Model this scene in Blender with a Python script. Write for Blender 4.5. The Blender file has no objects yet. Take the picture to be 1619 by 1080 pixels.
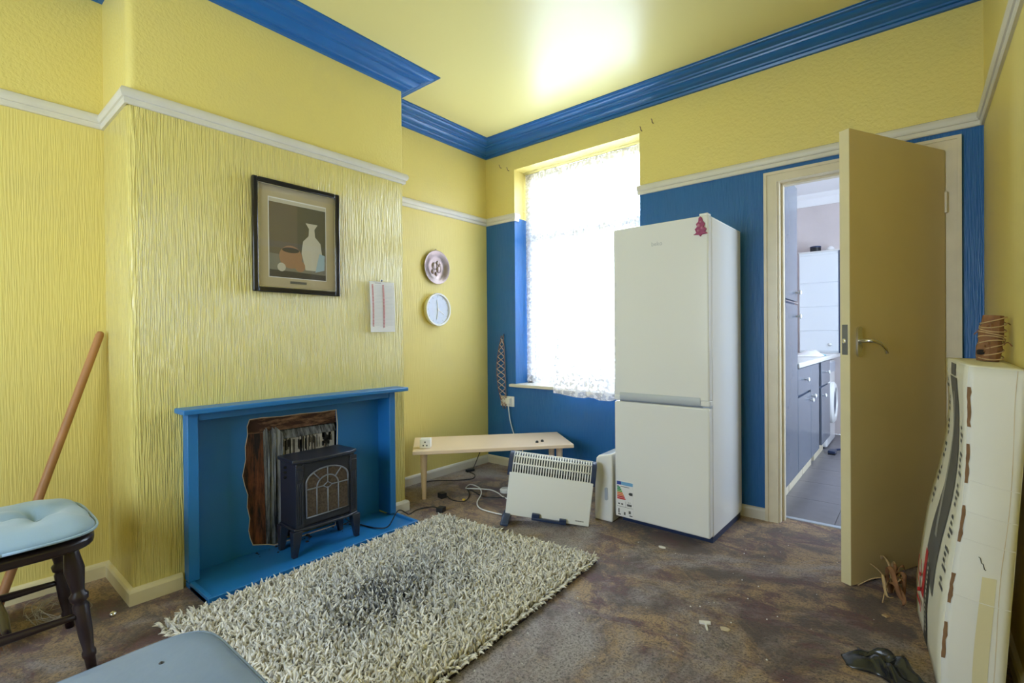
import bpy, math, random
import numpy as np
from mathutils import Vector, Matrix
random.seed(7); rng = np.random.default_rng(7)
C = bpy.context.scene.collection
sc = bpy.context.scene
R = math.radians

# ------------------------------------------------------------------ camera
yaw, pit, roll, H = 0.690391, -0.005463, -0.008384, 1.092
fw = Vector((-math.sin(yaw)*math.cos(pit), math.cos(yaw)*math.cos(pit), math.sin(pit)))
rt = Vector((math.cos(yaw), math.sin(yaw), 0)); up = rt.cross(fw)
rt2 = rt*math.cos(roll) + up*math.sin(roll); up2 = up*math.cos(roll) - rt*math.sin(roll)
cam = bpy.data.cameras.new('camera'); cam.sensor_width = 36; cam.lens = 36*771.7/1619
cam.shift_y = -1.84/1619; cam.clip_start = 0.02
co = bpy.data.objects.new('camera', cam); C.objects.link(co)
m = Matrix((rt2, up2, -fw)).transposed().to_4x4(); m.translation = (0, 0, H)
co.matrix_world = m; sc.camera = co

# ------------------------------------------------------------------ world, light, exposure
w = bpy.data.worlds.new('overcast_sky'); sc.world = w; w.use_nodes = True
bg = w.node_tree.nodes['Background']; bg.inputs[0].default_value = (0.66, 0.81, 1.0, 1); bg.inputs[1].default_value = 8.0
sc.view_settings.view_transform = 'Standard'; sc.view_settings.look = 'None'
sc.view_settings.exposure = 1.12; sc.view_settings.gamma = 1; sc.view_settings.use_curve_mapping = False
cy = sc.cycles
cy.max_bounces = 14; cy.diffuse_bounces = 10; cy.glossy_bounces = 4; cy.transmission_bounces = 6; cy.transparent_max_bounces = 16
cy.caustics_reflective = False; cy.caustics_refractive = False; cy.sample_clamp_indirect = 12
def portal(name, loc, rot, sx, sz):
    l = bpy.data.lights.new(name, 'AREA'); l.shape = 'RECTANGLE'; l.size = sx; l.size_y = sz; l.cycles.is_portal = True
    o = bpy.data.objects.new(name, l); C.objects.link(o); o.location = loc; o.rotation_euler = rot
portal('window_daylight', (-2.027, 3.46, 1.60), (R(-90), 0, 0), 1.16, 1.84)
portal('front_window_daylight', (-1.475, -1.65, 1.45), (R(90), 0, 0), 1.5, 1.6)
portal('added_kitchen_window_daylight', (1.06, 4.4, 1.5), (0, R(90), 0), 1.7, 1.5)  # portal of the added, unseen window that lights the kitchen

# ------------------------------------------------------------------ materials
MATS = {}
def nt(name):
    mt = bpy.data.materials.new(name); mt.use_nodes = True; MATS[name] = mt
    t = mt.node_tree; return mt, t, t.nodes['Principled BSDF'], t.nodes, t.links
def mat(name, col, rough=0.5, spec=0.5, metal=0.0, var=0.0, vscale=8.0, bump=0.0, bscale=200.0, coat=0.0, sheen=0.0):
    mt, t, p, n, l = nt(name)
    p.inputs['Base Color'].default_value = (*col, 1); p.inputs['Roughness'].default_value = rough
    p.inputs['Specular IOR Level'].default_value = spec; p.inputs['Metallic'].default_value = metal
    p.inputs['Coat Weight'].default_value = coat; p.inputs['Sheen Weight'].default_value = sheen
    if var or bump:
        tc = n.new('ShaderNodeTexCoord')
    if var:
        nz = n.new('ShaderNodeTexNoise'); nz.inputs['Scale'].default_value = vscale; nz.inputs['Detail'].default_value = 5
        l.new(tc.outputs['Object'], nz.inputs['Vector'])
        mx = n.new('ShaderNodeMix'); mx.data_type = 'RGBA'
        mx.inputs[6].default_value = (*[c*(1-var) for c in col], 1); mx.inputs[7].default_value = (*[min(1, c*(1+var)) for c in col], 1)
        l.new(nz.outputs['Fac'], mx.inputs[0]); l.new(mx.outputs[2], p.inputs['Base Color'])
    if bump:
        nb = n.new('ShaderNodeTexNoise'); nb.inputs['Scale'].default_value = bscale; nb.inputs['Detail'].default_value = 3
        l.new(tc.outputs['Object'], nb.inputs['Vector'])
        b = n.new('ShaderNodeBump'); b.inputs['Strength'].default_value = bump; b.inputs['Distance'].default_value = 0.002
        l.new(nb.outputs['Fac'], b.inputs['Height']); l.new(b.outputs['Normal'], p.inputs['Normal'])
    return mt
def wallpaper(name, col, kind, strength, rough=0.42, dirt=(0.45, 0.40, 0.28), dirt_amt=0.35, dist=0.003):
    mt, t, p, n, l = nt(name)
    p.inputs['Roughness'].default_value = rough; p.inputs['Specular IOR Level'].default_value = 0.5
    g = n.new('ShaderNodeNewGeometry'); mp = n.new('ShaderNodeMapping')
    mp.inputs['Scale'].default_value = (185, 185, 7) if kind == 'rib' else (70, 70, 70)
    l.new(g.outputs['Position'], mp.inputs['Vector'])
    nz = n.new('ShaderNodeTexNoise'); nz.inputs['Scale'].default_value = 1.0; nz.inputs['Detail'].default_value = 1.5; nz.inputs['Roughness'].default_value = 0.55
    l.new(mp.outputs[0], nz.inputs['Vector'])
    rp = n.new('ShaderNodeValToRGB'); rp.color_ramp.elements[0].position = 0.36; rp.color_ramp.elements[1].position = 0.64
    l.new(nz.outputs['Fac'], rp.inputs[0])
    b = n.new('ShaderNodeBump'); b.inputs['Strength'].default_value = strength; b.inputs['Distance'].default_value = dist
    l.new(rp.outputs[0], b.inputs['Height']); l.new(b.outputs['Normal'], p.inputs['Normal'])
    d = n.new('ShaderNodeTexNoise'); d.inputs['Scale'].default_value = 2.3; d.inputs['Detail'].default_value = 6; d.inputs['Roughness'].default_value = 0.65
    l.new(g.outputs['Position'], d.inputs['Vector'])
    dr = n.new('ShaderNodeValToRGB'); dr.color_ramp.elements[0].position = 0.5; dr.color_ramp.elements[1].position = 0.85
    dr.color_ramp.elements[1].color = (dirt_amt, dirt_amt, dirt_amt, 1); l.new(d.outputs['Fac'], dr.inputs[0])
    mx = n.new('ShaderNodeMix'); mx.data_type = 'RGBA'; mx.inputs[6].default_value = (*col, 1); mx.inputs[7].default_value = (*[c*0.5+e*0.5 for c, e in zip(col, dirt)], 1)
    l.new(dr.outputs[0], mx.inputs[0]); l.new(mx.outputs[2], p.inputs['Base Color'])
    return mt
YEL = (0.755, 0.635, 0.20)
BLU = (0.012, 0.125, 0.37)
M_ribs = wallpaper('yellow_ribbed_wallpaper', YEL, 'rib', 1.0, 0.25, dist=0.005)
M_ribs_soft = wallpaper('yellow_fine_ribbed_wallpaper', YEL, 'rib', 0.28, 0.45)
M_upper = wallpaper('yellow_pebbled_wallpaper', YEL, 'peel', 0.32, 0.42)
M_blue_w = wallpaper('blue_ribbed_wallpaper', BLU, 'rib', 0.45, 0.38, dirt=(0.05, 0.12, 0.25), dirt_amt=0.5)
M_ceil = mat('yellow_ceiling_gloss', (0.74, 0.66, 0.27), 0.32, 0.5, bump=0.25, bscale=3.5)
M_cornice = mat('blue_gloss_plaster', (0.011, 0.12, 0.37), 0.3, 0.5, var=0.12, bump=0.15, bscale=60)
M_blue = mat('blue_satin_wood', (0.016, 0.165, 0.45), 0.38, 0.5, var=0.12, vscale=5, bump=0.1, bscale=90)
M_rail = mat('offwhite_rail_paint', (0.68, 0.65, 0.57), 0.4, var=0.08)
M_cream = mat('cream_gloss_paint', (0.72, 0.64, 0.40), 0.35, var=0.1, vscale=6)
M_creamw = mat('worn_cream_frame_paint', (0.70, 0.62, 0.45), 0.4, var=0.14, vscale=9, bump=0.15, bscale=40)
M_doorface = mat('beige_door_paint', (0.64, 0.52, 0.27), 0.36, var=0.12, vscale=2.2)
M_white = mat('white_appliance_enamel', (0.80, 0.80, 0.80), 0.16, 0.5, var=0.02, vscale=2)
M_wplastic = mat('white_plastic', (0.82, 0.82, 0.80), 0.35)
M_pvc = mat('white_window_paint', (0.80, 0.80, 0.78), 0.35)
M_chrome = mat('brushed_chrome', (0.75, 0.75, 0.76), 0.22, metal=1.0)
M_grey = mat('silver_grey_plastic', (0.42, 0.46, 0.54), 0.3)
M_navy = mat('navy_plastic', (0.02, 0.035, 0.09), 0.32)
M_black = mat('black_rubber', (0.012, 0.012, 0.014), 0.45)
M_dark = mat('dark_interior', (0.02, 0.022, 0.028), 0.7)
M_iron = mat('black_stove_paint', (0.017, 0.020, 0.034), 0.33, 0.6, bump=0.2, bscale=300)
M_birch = mat('birch_veneer', (0.78, 0.60, 0.42), 0.3, var=0.08, vscale=4)
M_darkwood = mat('dark_stained_wood', (0.021, 0.012, 0.014), 0.28, var=0.3, vscale=14)
M_handlewood = mat('worn_broom_handle_wood', (0.40, 0.19, 0.08), 0.5, var=0.25, vscale=12)
M_cushion = mat('pale_blue_cotton', (0.26, 0.37, 0.475), 0.75, 0.2, var=0.08, bump=0.15, bscale=220, sheen=0.3)
M_vinyl = mat('slate_blue_vinyl', (0.20, 0.27, 0.40), 0.36, 0.5, var=0.22, vscale=6, bump=0.5, bscale=30)
M_rust = mat('scorched_rust_board', (0.16, 0.055, 0.028), 0.7, var=0.85, vscale=11, bump=0.5, bscale=45)
M_zinc = mat('dull_grey_sheet_metal', (0.16, 0.165, 0.17), 0.42, metal=0.45, var=0.6, vscale=8)
def streaky(name, c1, c2, rough, metal, scl, lo=.4, hi=.62):
    mt, t, p, n, l = nt(name); g = n.new('ShaderNodeNewGeometry'); mp = n.new('ShaderNodeMapping'); mp.inputs['Scale'].default_value = scl; l.new(g.outputs['Position'], mp.inputs[0])
    z = n.new('ShaderNodeTexNoise'); z.inputs['Scale'].default_value = 1; z.inputs['Detail'].default_value = 7; z.inputs['Roughness'].default_value = .68; l.new(mp.outputs[0], z.inputs['Vector'])
    r = n.new('ShaderNodeValToRGB'); r.color_ramp.elements[0].position = lo; r.color_ramp.elements[1].position = hi; r.color_ramp.elements[0].color = (*c1, 1); r.color_ramp.elements[1].color = (*c2, 1)
    l.new(z.outputs['Fac'], r.inputs[0]); l.new(r.outputs[0], p.inputs['Base Color']); p.inputs['Roughness'].default_value = rough; p.inputs['Metallic'].default_value = metal
    b = n.new('ShaderNodeBump'); b.inputs['Strength'].default_value = .5; b.inputs['Distance'].default_value = .004; l.new(z.outputs['Fac'], b.inputs['Height']); l.new(b.outputs['Normal'], p.inputs['Normal']); return mt
M_rust = streaky('scorched_rusty_board', (0.018, 0.010, 0.009), (0.26, 0.085, 0.035), .7, 0, (14, 30, 5))
M_rustl = streaky('flaking_rusty_lintel', (0.05, 0.018, 0.010), (0.38, 0.21, 0.12), .75, 0, (14, 9, 40), .46, .66)
M_sheet = streaky('stained_sheet_metal', (0.03, 0.03, 0.033), (0.30, 0.31, 0.32), .42, .4, (30, 70, 5))
M_char = mat('charred_plaster', (0.42, 0.39, 0.36), 0.85, var=0.6, vscale=30, bump=0.5, bscale=60)
M_soot = mat('soot', (0.018, 0.015, 0.014), 0.95)
M_torn = mat('torn_paper_edge', (0.62, 0.52, 0.38), 0.9, var=0.2)
M_kwall = mat('pinkish_grey_kitchen_wall', (0.62, 0.55, 0.54), 0.7, var=0.14, vscale=3)
M_kwhite = mat('white_kitchen_ceiling', (0.85, 0.85, 0.86), 0.6)
M_kdoor = mat('slate_grey_laminate', (0.15, 0.17, 0.21), 0.22, 0.6, var=0.12, vscale=3)
M_kedge = mat('navy_cabinet_edge', (0.03, 0.055, 0.12), 0.35)
M_ktop = mat('pale_marbled_worktop', (0.70, 0.69, 0.67), 0.3, var=0.12, vscale=18)
M_kfloor = mat('grey_vinyl_tile', (0.17, 0.16, 0.175), 0.35, var=0.25, vscale=10)
M_kgloss = mat('pale_gloss_panel', (0.72, 0.75, 0.78), 0.12)
M_carton = mat('white_printed_cardboard', (0.74, 0.71, 0.60), 0.6, var=0.06, vscale=6, bump=0.2, bscale=25)
M_cartonw = mat('white_corrugated_cardboard', (0.76, 0.75, 0.72), 0.6, var=0.05, vscale=7, bump=0.25, bscale=20)
M_tape = mat('yellowed_packing_tape', (0.70, 0.64, 0.42), 0.25)
M_brownc = mat('brown_raw_cardboard', (0.22, 0.12, 0.06), 0.9, var=0.3, vscale=40)
M_pgrey = mat('dark_grey_print', (0.10, 0.10, 0.10), 0.5, var=0.5, vscale=6)
M_pred = mat('red_print', (0.55, 0.02, 0.03), 0.45)
M_pblack = mat('black_print', (0.03, 0.03, 0.03), 0.5)
M_raffia = mat('brown_dried_bark', (0.24, 0.11, 0.045), 0.8, var=0.5, vscale=30, bump=0.6, bscale=80)
M_straw = mat('pale_dried_leaf', (0.50, 0.34, 0.17), 0.75, var=0.35, vscale=20)
M_string = mat('dusty_string', (0.36, 0.33, 0.29), 0.9)
M_bag = mat('black_plastic_bag', (0.012, 0.013, 0.018), 0.22, 0.6, bump=0.5, bscale=40)
M_paper = mat('white_paper', (0.80, 0.79, 0.80), 0.6)
M_mount = mat('buff_picture_mount', (0.50, 0.42, 0.27), 0.7, var=0.05)
M_frame = mat('dark_polished_frame', (0.012, 0.010, 0.012), 0.16, 0.7)
M_silver = mat('silver_slip', (0.72, 0.70, 0.66), 0.25, metal=1.0)
M_pewter = mat('embossed_bronze_plate', (0.30, 0.235, 0.215), 0.36, metal=0.75, var=0.4, vscale=22, bump=0.6, bscale=55)
M_clockface = mat('pale_blue_clock_face', (0.60, 0.67, 0.80), 0.4, var=0.08, vscale=30)
M_pink = mat('magenta_enamel', (0.30, 0.025, 0.11), 0.3, var=0.35, vscale=60)
M_latl = mat('pale_pink_slat_wood', (0.50, 0.38, 0.36), .6)
M_lat = mat('dusky_brown_slat_wood', (0.20, 0.11, 0.11), 0.6, var=0.2, vscale=20)
M_teal = mat('teal_print', (0.05, 0.38, 0.45), 0.6)
for k, c in dict(green=(0.03, 0.30, 0.12), lime=(0.18, 0.42, 0.08), orange=(0.75, 0.22, 0.05), red=(0.60, 0.04, 0.04), royal=(0.04, 0.07, 0.35), sky=(0.18, 0.42, 0.70)).items():
    mat('label_'+k, c, 0.4)
def flat(name, c, r=0.6): return mat(name, c, r)
# carpet: worn brown patterned pile with dark red, gold and grey dust-and-glare patches
def carpet():
    mt, t, p, n, l = nt('worn_patterned_carpet')
    g = n.new('ShaderNodeNewGeometry')
    def noise(sc_, det, rough, off=0, stretch=None):
        mp = n.new('ShaderNodeMapping'); mp.inputs['Location'].default_value = (off, off*0.7, 0)
        if stretch: mp.inputs['Scale'].default_value = stretch; mp.inputs['Rotation'].default_value = (0, 0, 0.5)
        l.new(g.outputs['Position'], mp.inputs['Vector'])
        z = n.new('ShaderNodeTexNoise'); z.inputs['Scale'].default_value = sc_; z.inputs['Detail'].default_value = det; z.inputs['Roughness'].default_value = rough
        z.inputs['Distortion'].default_value = 0.6
        l.new(mp.outputs[0], z.inputs['Vector']); return z.outputs['Fac']
    def ramp(src, a, b):
        r = n.new('ShaderNodeValToRGB'); r.color_ramp.elements[0].position = a; r.color_ramp.elements[1].position = b; l.new(src, r.inputs[0]); return r.outputs[0]
    def mix(fac, a, b):
        x = n.new('ShaderNodeMix'); x.data_type = 'RGBA'; l.new(fac, x.inputs[0])
        for i, v in ((6, a), (7, b)):
            if isinstance(v, tuple): x.inputs[i].default_value = (*v, 1)
            else: l.new(v, x.inputs[i])
        return x.outputs[2]
    base = mix(ramp(noise(3.6, 10, 0.74), 0.44, 0.56), (0.085, 0.045, 0.030), (0.40, 0.25, 0.11))
    base = mix(ramp(noise(4.2, 10, 0.76, 5, (1, 1.8, 1)), 0.50, 0.575), base, (0.11, 0.028, 0.030))
    base = mix(ramp(noise(1.1, 10, 0.72, 11.6), 0.50, 0.62), base, (0.36, 0.31, 0.31))  # grey stands for dust and for window glare put into the colour
    base = mix(ramp(noise(1.9, 11, 0.82, 21), 0.57, 0.68), base, (0.022, 0.018, 0.022))
    fine = noise(110, 6, 0.78, 2)
    base = mix(ramp(fine, 0.36, 0.54), (0.030, 0.018, 0.018), base)
    l.new(base, p.inputs['Base Color']); p.inputs['Roughness'].default_value = 0.55; p.inputs['Specular IOR Level'].default_value = 0.45
    p.inputs['Sheen Weight'].default_value = 0.25; p.inputs['Sheen Roughness'].default_value = 0.4
    b = n.new('ShaderNodeBump'); b.inputs['Strength'].default_value = 0.7; b.inputs['Distance'].default_value = 0.004
    l.new(fine, b.inputs['Height']); l.new(b.outputs['Normal'], p.inputs['Normal'])
    return mt
M_carpet = carpet()
def shag():
    mt, t, p, n, l = nt('cream_shag_yarn')
    a = n.new('ShaderNodeAttribute'); a.attribute_name = 'yarn'
    l.new(a.outputs['Color'], p.inputs['Base Color']); p.inputs['Roughness'].default_value = 0.8; p.inputs['Specular IOR Level'].default_value = 0.25
    return mt
M_shag = shag()
def glass():
    mt, t, p, n, l = nt('window_glass'); n.remove(p)
    tr = n.new('ShaderNodeBsdfTransparent'); gl = n.new('ShaderNodeBsdfGlossy'); gl.inputs['Roughness'].default_value = 0.03
    mx = n.new('ShaderNodeMixShader'); mx.inputs[0].default_value = 0.06
    l.new(tr.outputs[0], mx.inputs[1]); l.new(gl.outputs[0], mx.inputs[2]); l.new(mx.outputs[0], n['Material Output'].inputs[0]); return mt
M_glass = glass()
def lace():
    mt, t, p, n, l = nt('white_lace_net'); n.remove(p)
    uv = n.new('ShaderNodeUVMap'); uv.uv_map = 'cloth'
    sep = n.new('ShaderNodeSeparateXYZ'); l.new(uv.outputs[0], sep.inputs[0])
    vo = n.new('ShaderNodeTexVoronoi'); vo.feature = 'F1'; vo.inputs['Scale'].default_value = 16; l.new(uv.outputs[0], vo.inputs['Vector'])
    r1 = n.new('ShaderNodeValToRGB'); r1.color_ramp.elements[0].position = 0.22; r1.color_ramp.elements[1].position = 0.30
    r1.color_ramp.elements[0].color = (1, 1, 1, 1); r1.color_ramp.elements[1].color = (0, 0, 0, 1); l.new(vo.outputs['Distance'], r1.inputs[0])
    wv = n.new('ShaderNodeTexNoise'); wv.inputs['Scale'].default_value = 38; wv.inputs['Detail'].default_value = 2; l.new(uv.outputs[0], wv.inputs['Vector'])
    r2 = n.new('ShaderNodeValToRGB'); r2.color_ramp.elements[0].position = 0.50; r2.color_ramp.elements[1].position = 0.56; l.new(wv.outputs['Fac'], r2.inputs[0])
    mxp = n.new('ShaderNodeMath'); mxp.operation = 'MAXIMUM'; l.new(r1.outputs[0], mxp.inputs[0]); l.new(r2.outputs[0], mxp.inputs[1])
    a = n.new('ShaderNodeAttribute'); a.attribute_name = 'weave'
    ma = n.new('ShaderNodeMath'); ma.operation = 'MULTIPLY_ADD'; ma.inputs[1].default_value = 0.44; ma.inputs[2].default_value = 0.55; l.new(mxp.outputs[0], ma.inputs[0])
    add = n.new('ShaderNodeMath'); add.operation = 'MULTIPLY'; add.use_clamp = True; l.new(ma.outputs[0], add.inputs[0]); l.new(a.outputs['Fac'], add.inputs[1])
    df = n.new('ShaderNodeBsdfDiffuse'); df.inputs[0].default_value = (0.90, 0.88, 0.92, 1)
    tl = n.new('ShaderNodeBsdfTranslucent'); tl.inputs[0].default_value = (0.90, 0.88, 0.92, 1)
    cl = n.new('ShaderNodeMixShader'); cl.inputs[0].default_value = 0.04; l.new(df.outputs[0], cl.inputs[1]); l.new(tl.outputs[0], cl.inputs[2])
    tr = n.new('ShaderNodeBsdfTransparent'); mx = n.new('ShaderNodeMixShader')
    l.new(add.outputs[0], mx.inputs[0]); l.new(tr.outputs[0], mx.inputs[1]); l.new(cl.outputs[0], mx.inputs[2]); l.new(mx.outputs[0], n['Material Output'].inputs[0])
    return mt
M_lace = lace()

# ------------------------------------------------------------------ mesh helpers
class MB:
    def __init__(s): s.v = []; s.f = []; s.mi = []; s.cur = 0
    def add(s, vs, fs):
        o = len(s.v); s.v += [tuple(q) for q in vs]; s.f += [tuple(i+o for i in f) for f in fs]; s.mi += [s.cur]*len(fs); return s
    def box(s, x0, x1, y0, y1, z0, z1, M=None):
        vs = [Vector((x, y, z)) for z in (z0, z1) for y in (y0, y1) for x in (x0, x1)]
        if M: vs = [M @ q for q in vs]
        return s.add(vs, [(0, 2, 3, 1), (4, 5, 7, 6), (0, 1, 5, 4), (2, 6, 7, 3), (0, 4, 6, 2), (1, 3, 7, 5)])
    def hexa(s, pts):   # 4 bottom (ccw) + 4 top
        return s.add(pts, [(3, 2, 1, 0), (4, 5, 6, 7), (0, 1, 5, 4), (1, 2, 6, 5), (2, 3, 7, 6), (3, 0, 4, 7)])
    def cyl(s, p0, p1, r0, r1=None, n=16): return s.turn(p0, p1, [(0, r0), (1, r0 if r1 is None else r1)], n)
    def turn(s, p0, p1, prof, n=16):   # surface of revolution along p0-p1, prof = (fraction, radius)
        p0, p1 = Vector(p0), Vector(p1); d = p1-p0; q = d.to_track_quat('Z', 'Y'); vs = []; fs = []
        for t, r in prof:
            for i in range(n):
                a = 2*math.pi*i/n; vs.append(p0 + d*t + q @ Vector((r*math.cos(a), r*math.sin(a), 0)))
        k = len(prof)
        for j in range(k-1):
            for i in range(n): fs.append((j*n+i, j*n+(i+1) % n, (j+1)*n+(i+1) % n, (j+1)*n+i))
        fs.append(tuple(range(n-1, -1, -1))); fs.append(tuple(range((k-1)*n, k*n))); return s.add(vs, fs)
    def tube(s, pts, r, n=8, sub=6):
        P = smooth_path(pts, sub) if sub > 1 else [Vector(q) for q in pts]
        vs = []; fs = []; ref = Vector((0, 0, 1))
        for i, q in enumerate(P):
            d = (P[min(i+1, len(P)-1)] - P[max(i-1, 0)]).normalized()
            a = d.cross(ref)
            if a.length < 1e-3: a = d.cross(Vector((1, 0, 0)))
            a.normalize(); b = a.cross(d)
            rr = r(i/(len(P)-1)) if callable(r) else r
            for k in range(n): vs.append(q + a*rr*math.cos(2*math.pi*k/n) + b*rr*math.sin(2*math.pi*k/n))
        for i in range(len(P)-1):
            for k in range(n): fs.append((i*n+k, i*n+(k+1) % n, (i+1)*n+(k+1) % n, (i+1)*n+k))
        fs.append(tuple(range(n-1, -1, -1))); fs.append(tuple(range((len(P)-1)*n, len(P)*n))); return s.add(vs, fs)
    def prism(s, poly, f0, f1):  # polygon (2d) mapped by two functions to two caps
        k = len(poly); vs = [f0(*q) for q in poly] + [f1(*q) for q in poly]
        fs = [tuple(range(k-1, -1, -1)), tuple(range(k, 2*k))] + [(i, (i+1) % k, k+(i+1) % k, k+i) for i in range(k)]
        return s.add(vs, fs)
    def build(s, name, mats, parent=None, smooth=False, bevel=0.0, seg=2, auto=None):
        me = bpy.data.meshes.new(name); me.from_pydata([tuple(q) for q in s.v], [], s.f); me.update()
        for mt in (mats if isinstance(mats, (list, tuple)) else [mats]): me.materials.append(mt)
        if isinstance(mats, (list, tuple)) and len(mats) > 1: me.polygons.foreach_set('material_index', s.mi)
        import bmesh
        b = bmesh.new(); b.from_mesh(me); bmesh.ops.recalc_face_normals(b, faces=b.faces); b.to_mesh(me); b.free()
        o = bpy.data.objects.new(name, me); C.objects.link(o); o.parent = parent
        if smooth or auto: me.polygons.foreach_set('use_smooth', [True]*len(me.polygons))
        if auto: me.set_sharp_from_angle(angle=R(auto))
        if bevel:
            bv = o.modifiers.new('bevel', 'BEVEL'); bv.width = bevel; bv.segments = seg; bv.limit_method = 'ANGLE'; bv.angle_limit = R(40)
            me.polygons.foreach_set('use_smooth', [True]*len(me.polygons)); me.set_sharp_from_angle(angle=R(50))
        return o
def smooth_path(pts, sub=6):
    P = [Vector(q) for q in pts]; out = []
    for i in range(len(P)-1):
        a, b, c, d = P[max(i-1, 0)], P[i], P[i+1], P[min(i+2, len(P)-1)]
        for k in range(sub):
            t = k/sub
            out.append(0.5*((2*b) + (c-a)*t + (2*a-5*b+4*c-d)*t*t + (3*b-a-3*c+d)*t**3))
    return out + [P[-1]]
def tag(o, label=None, cat=None, group=None, kind=None):
    for k, v in (('label', label), ('category', cat), ('group', group), ('kind', kind)):
        if v: o[k] = v
    return o
def thing(name, label, cat, loc=(0, 0, 0), rz=0, group=None, rot=None):
    o = bpy.data.objects.new(name, None); C.objects.link(o); o.empty_display_size = 0.05
    o.location = loc; o.rotation_euler = rot or (0, 0, rz); return tag(o, label, cat, group)
def struct(o, label=None): return tag(o, label, kind='structure')
def text_mesh(name, body, size, mt, parent, M, bold=0.0, shear=0.0):
    cu = bpy.data.curves.new(name, 'FONT'); cu.body = body; cu.size = size; cu.align_x = 'CENTER'; cu.align_y = 'CENTER'; cu.offset = bold; cu.shear = shear
    t = bpy.data.objects.new(name+'_tmp', cu); C.objects.link(t)
    me = bpy.data.meshes.new_from_object(t.evaluated_get(bpy.context.evaluated_depsgraph_get())); bpy.data.objects.remove(t)
    me.materials.clear(); me.materials.append(mt); me.transform(M)
    o = bpy.data.objects.new(name, me); C.objects.link(o); o.parent = parent; return o
def basis(o, x, y, z): # matrix from origin and axis columns
    mm = Matrix((Vector(x), Vector(y), Vector(z))).transposed().to_4x4(); mm.translation = Vector(o); return mm

# ------------------------------------------------------------------ room dimensions
XB, XD, YB, XR, YF, ZC = -2.502, -2.908, 3.179, 0.251, -1.40, 2.755
BY0, BY1 = 0.55, 1.955            # chimney breast
ZR = 2.10                          # picture rail: colour change height
WX0, WX1, WZ0, WZ1 = -2.587, -1.467, 0.70, 2.498   # window opening
DX0, DX1, DZ = -0.632, 0.135, 2.0                # doorway

struct(MB().box(XD-0.1, XR+0.1, YF-0.1, 3.30, -0.08, 0.0).build('floor', M_carpet), 'worn brown and dark red patterned carpet')
struct(MB().box(XD-0.2, XR+0.2, YF-0.2, YB+0.3, ZC, ZC+0.1).build('ceiling', M_ceil), 'glossy yellow painted ceiling')
def wall(name, panels, lo, hi, label):
    b = MB()
    for (x0, x1, y0, y1, z0, z1) in panels:
        for (a, c, i) in ((z0, min(z1, ZR), 0), (max(z0, ZR), z1, 1)):
            if c > a: b.cur = i; b.box(x0, x1, y0, y1, a, c)
    return struct(b.build(name, [lo, hi]), label)
wt = 0.25
wb = wall('wall_back', [(XD-0.2, WX0, YB, YB+wt, 0, ZC), (WX0, WX1, YB, YB+wt, 0, WZ0), (WX0, WX1, YB, YB+wt, WZ1, ZC), (WX1, -1.30, YB, YB+wt, 0, ZC),
     (-1.30, DX0, YB, YB+0.13, 0, ZC), (DX0, DX1, YB, YB+0.13, DZ, ZC), (DX1, XR+0.2, YB, YB+0.13, 0, ZC)], M_blue_w, M_upper, 'end wall, blue below the rail and yellow above')
wall('wall_left', [(XD-0.2, XD, YF, YB, 0, ZC)], M_ribs_soft, M_upper, 'yellow papered alcove wall')
wall('wall_right', [(XR, XR+0.2, YF, YB, 0, ZC)], M_ribs_soft, M_upper, 'yellow papered side wall')
FX0, FX1, FZ0, FZ1 = -2.15, -0.80, 0.70, 2.15
wall('wall_front', [(XD-0.2, FX0, YF-0.2, YF, 0, ZC), (FX1, XR+0.2, YF-0.2, YF, 0, ZC), (FX0, FX1, YF-0.2, YF, 0, FZ0), (FX0, FX1, YF-0.2, YF, FZ1, ZC)], M_ribs_soft, M_upper, 'yellow wall behind the viewer')
# chimney breast with an open fire recess; the outer corners are rounded
RY0, RY1, RZ, RX = 0.775, 1.80, 0.745, -2.565
b = MB()
def rounded(z0, z1, i, y0, y1, r0, r1):
    b.cur = i; pts = [(XD-0.05, y0)]
    if r0: pts += [(XB-r0+r0*math.sin(a), y0+r0-r0*math.cos(a)) for a in [R(k*15) for k in range(7)]]
    else: pts += [(XB, y0)]
    if r1: pts += [(XB-r1+r1*math.cos(a), y1-r1+r1*math.sin(a)) for a in [R(k*15) for k in range(7)]]
    else: pts += [(XB, y1)]
    pts += [(XD-0.05, y1)]
    b.prism(pts, lambda x, y: (x, y, z0), lambda x, y: (x, y, z1))
rounded(ZR, ZC, 1, BY0, BY1, 0.035, 0.012); rounded(RZ, ZR, 0, BY0, BY1, 0.035, 0.012)
rounded(0, RZ, 0, BY0, RY0, 0.035, 0); rounded(0, RZ, 0, RY1, BY1, 0, 0.012)
b.box(XD-0.05, RX-0.09, RY0, RY1, 0, RZ)
struct(b.build('wall_chimney_breast', [M_ribs, M_upper], auto=35), 'yellow chimney breast in heavy ribbed wallpaper')

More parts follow.
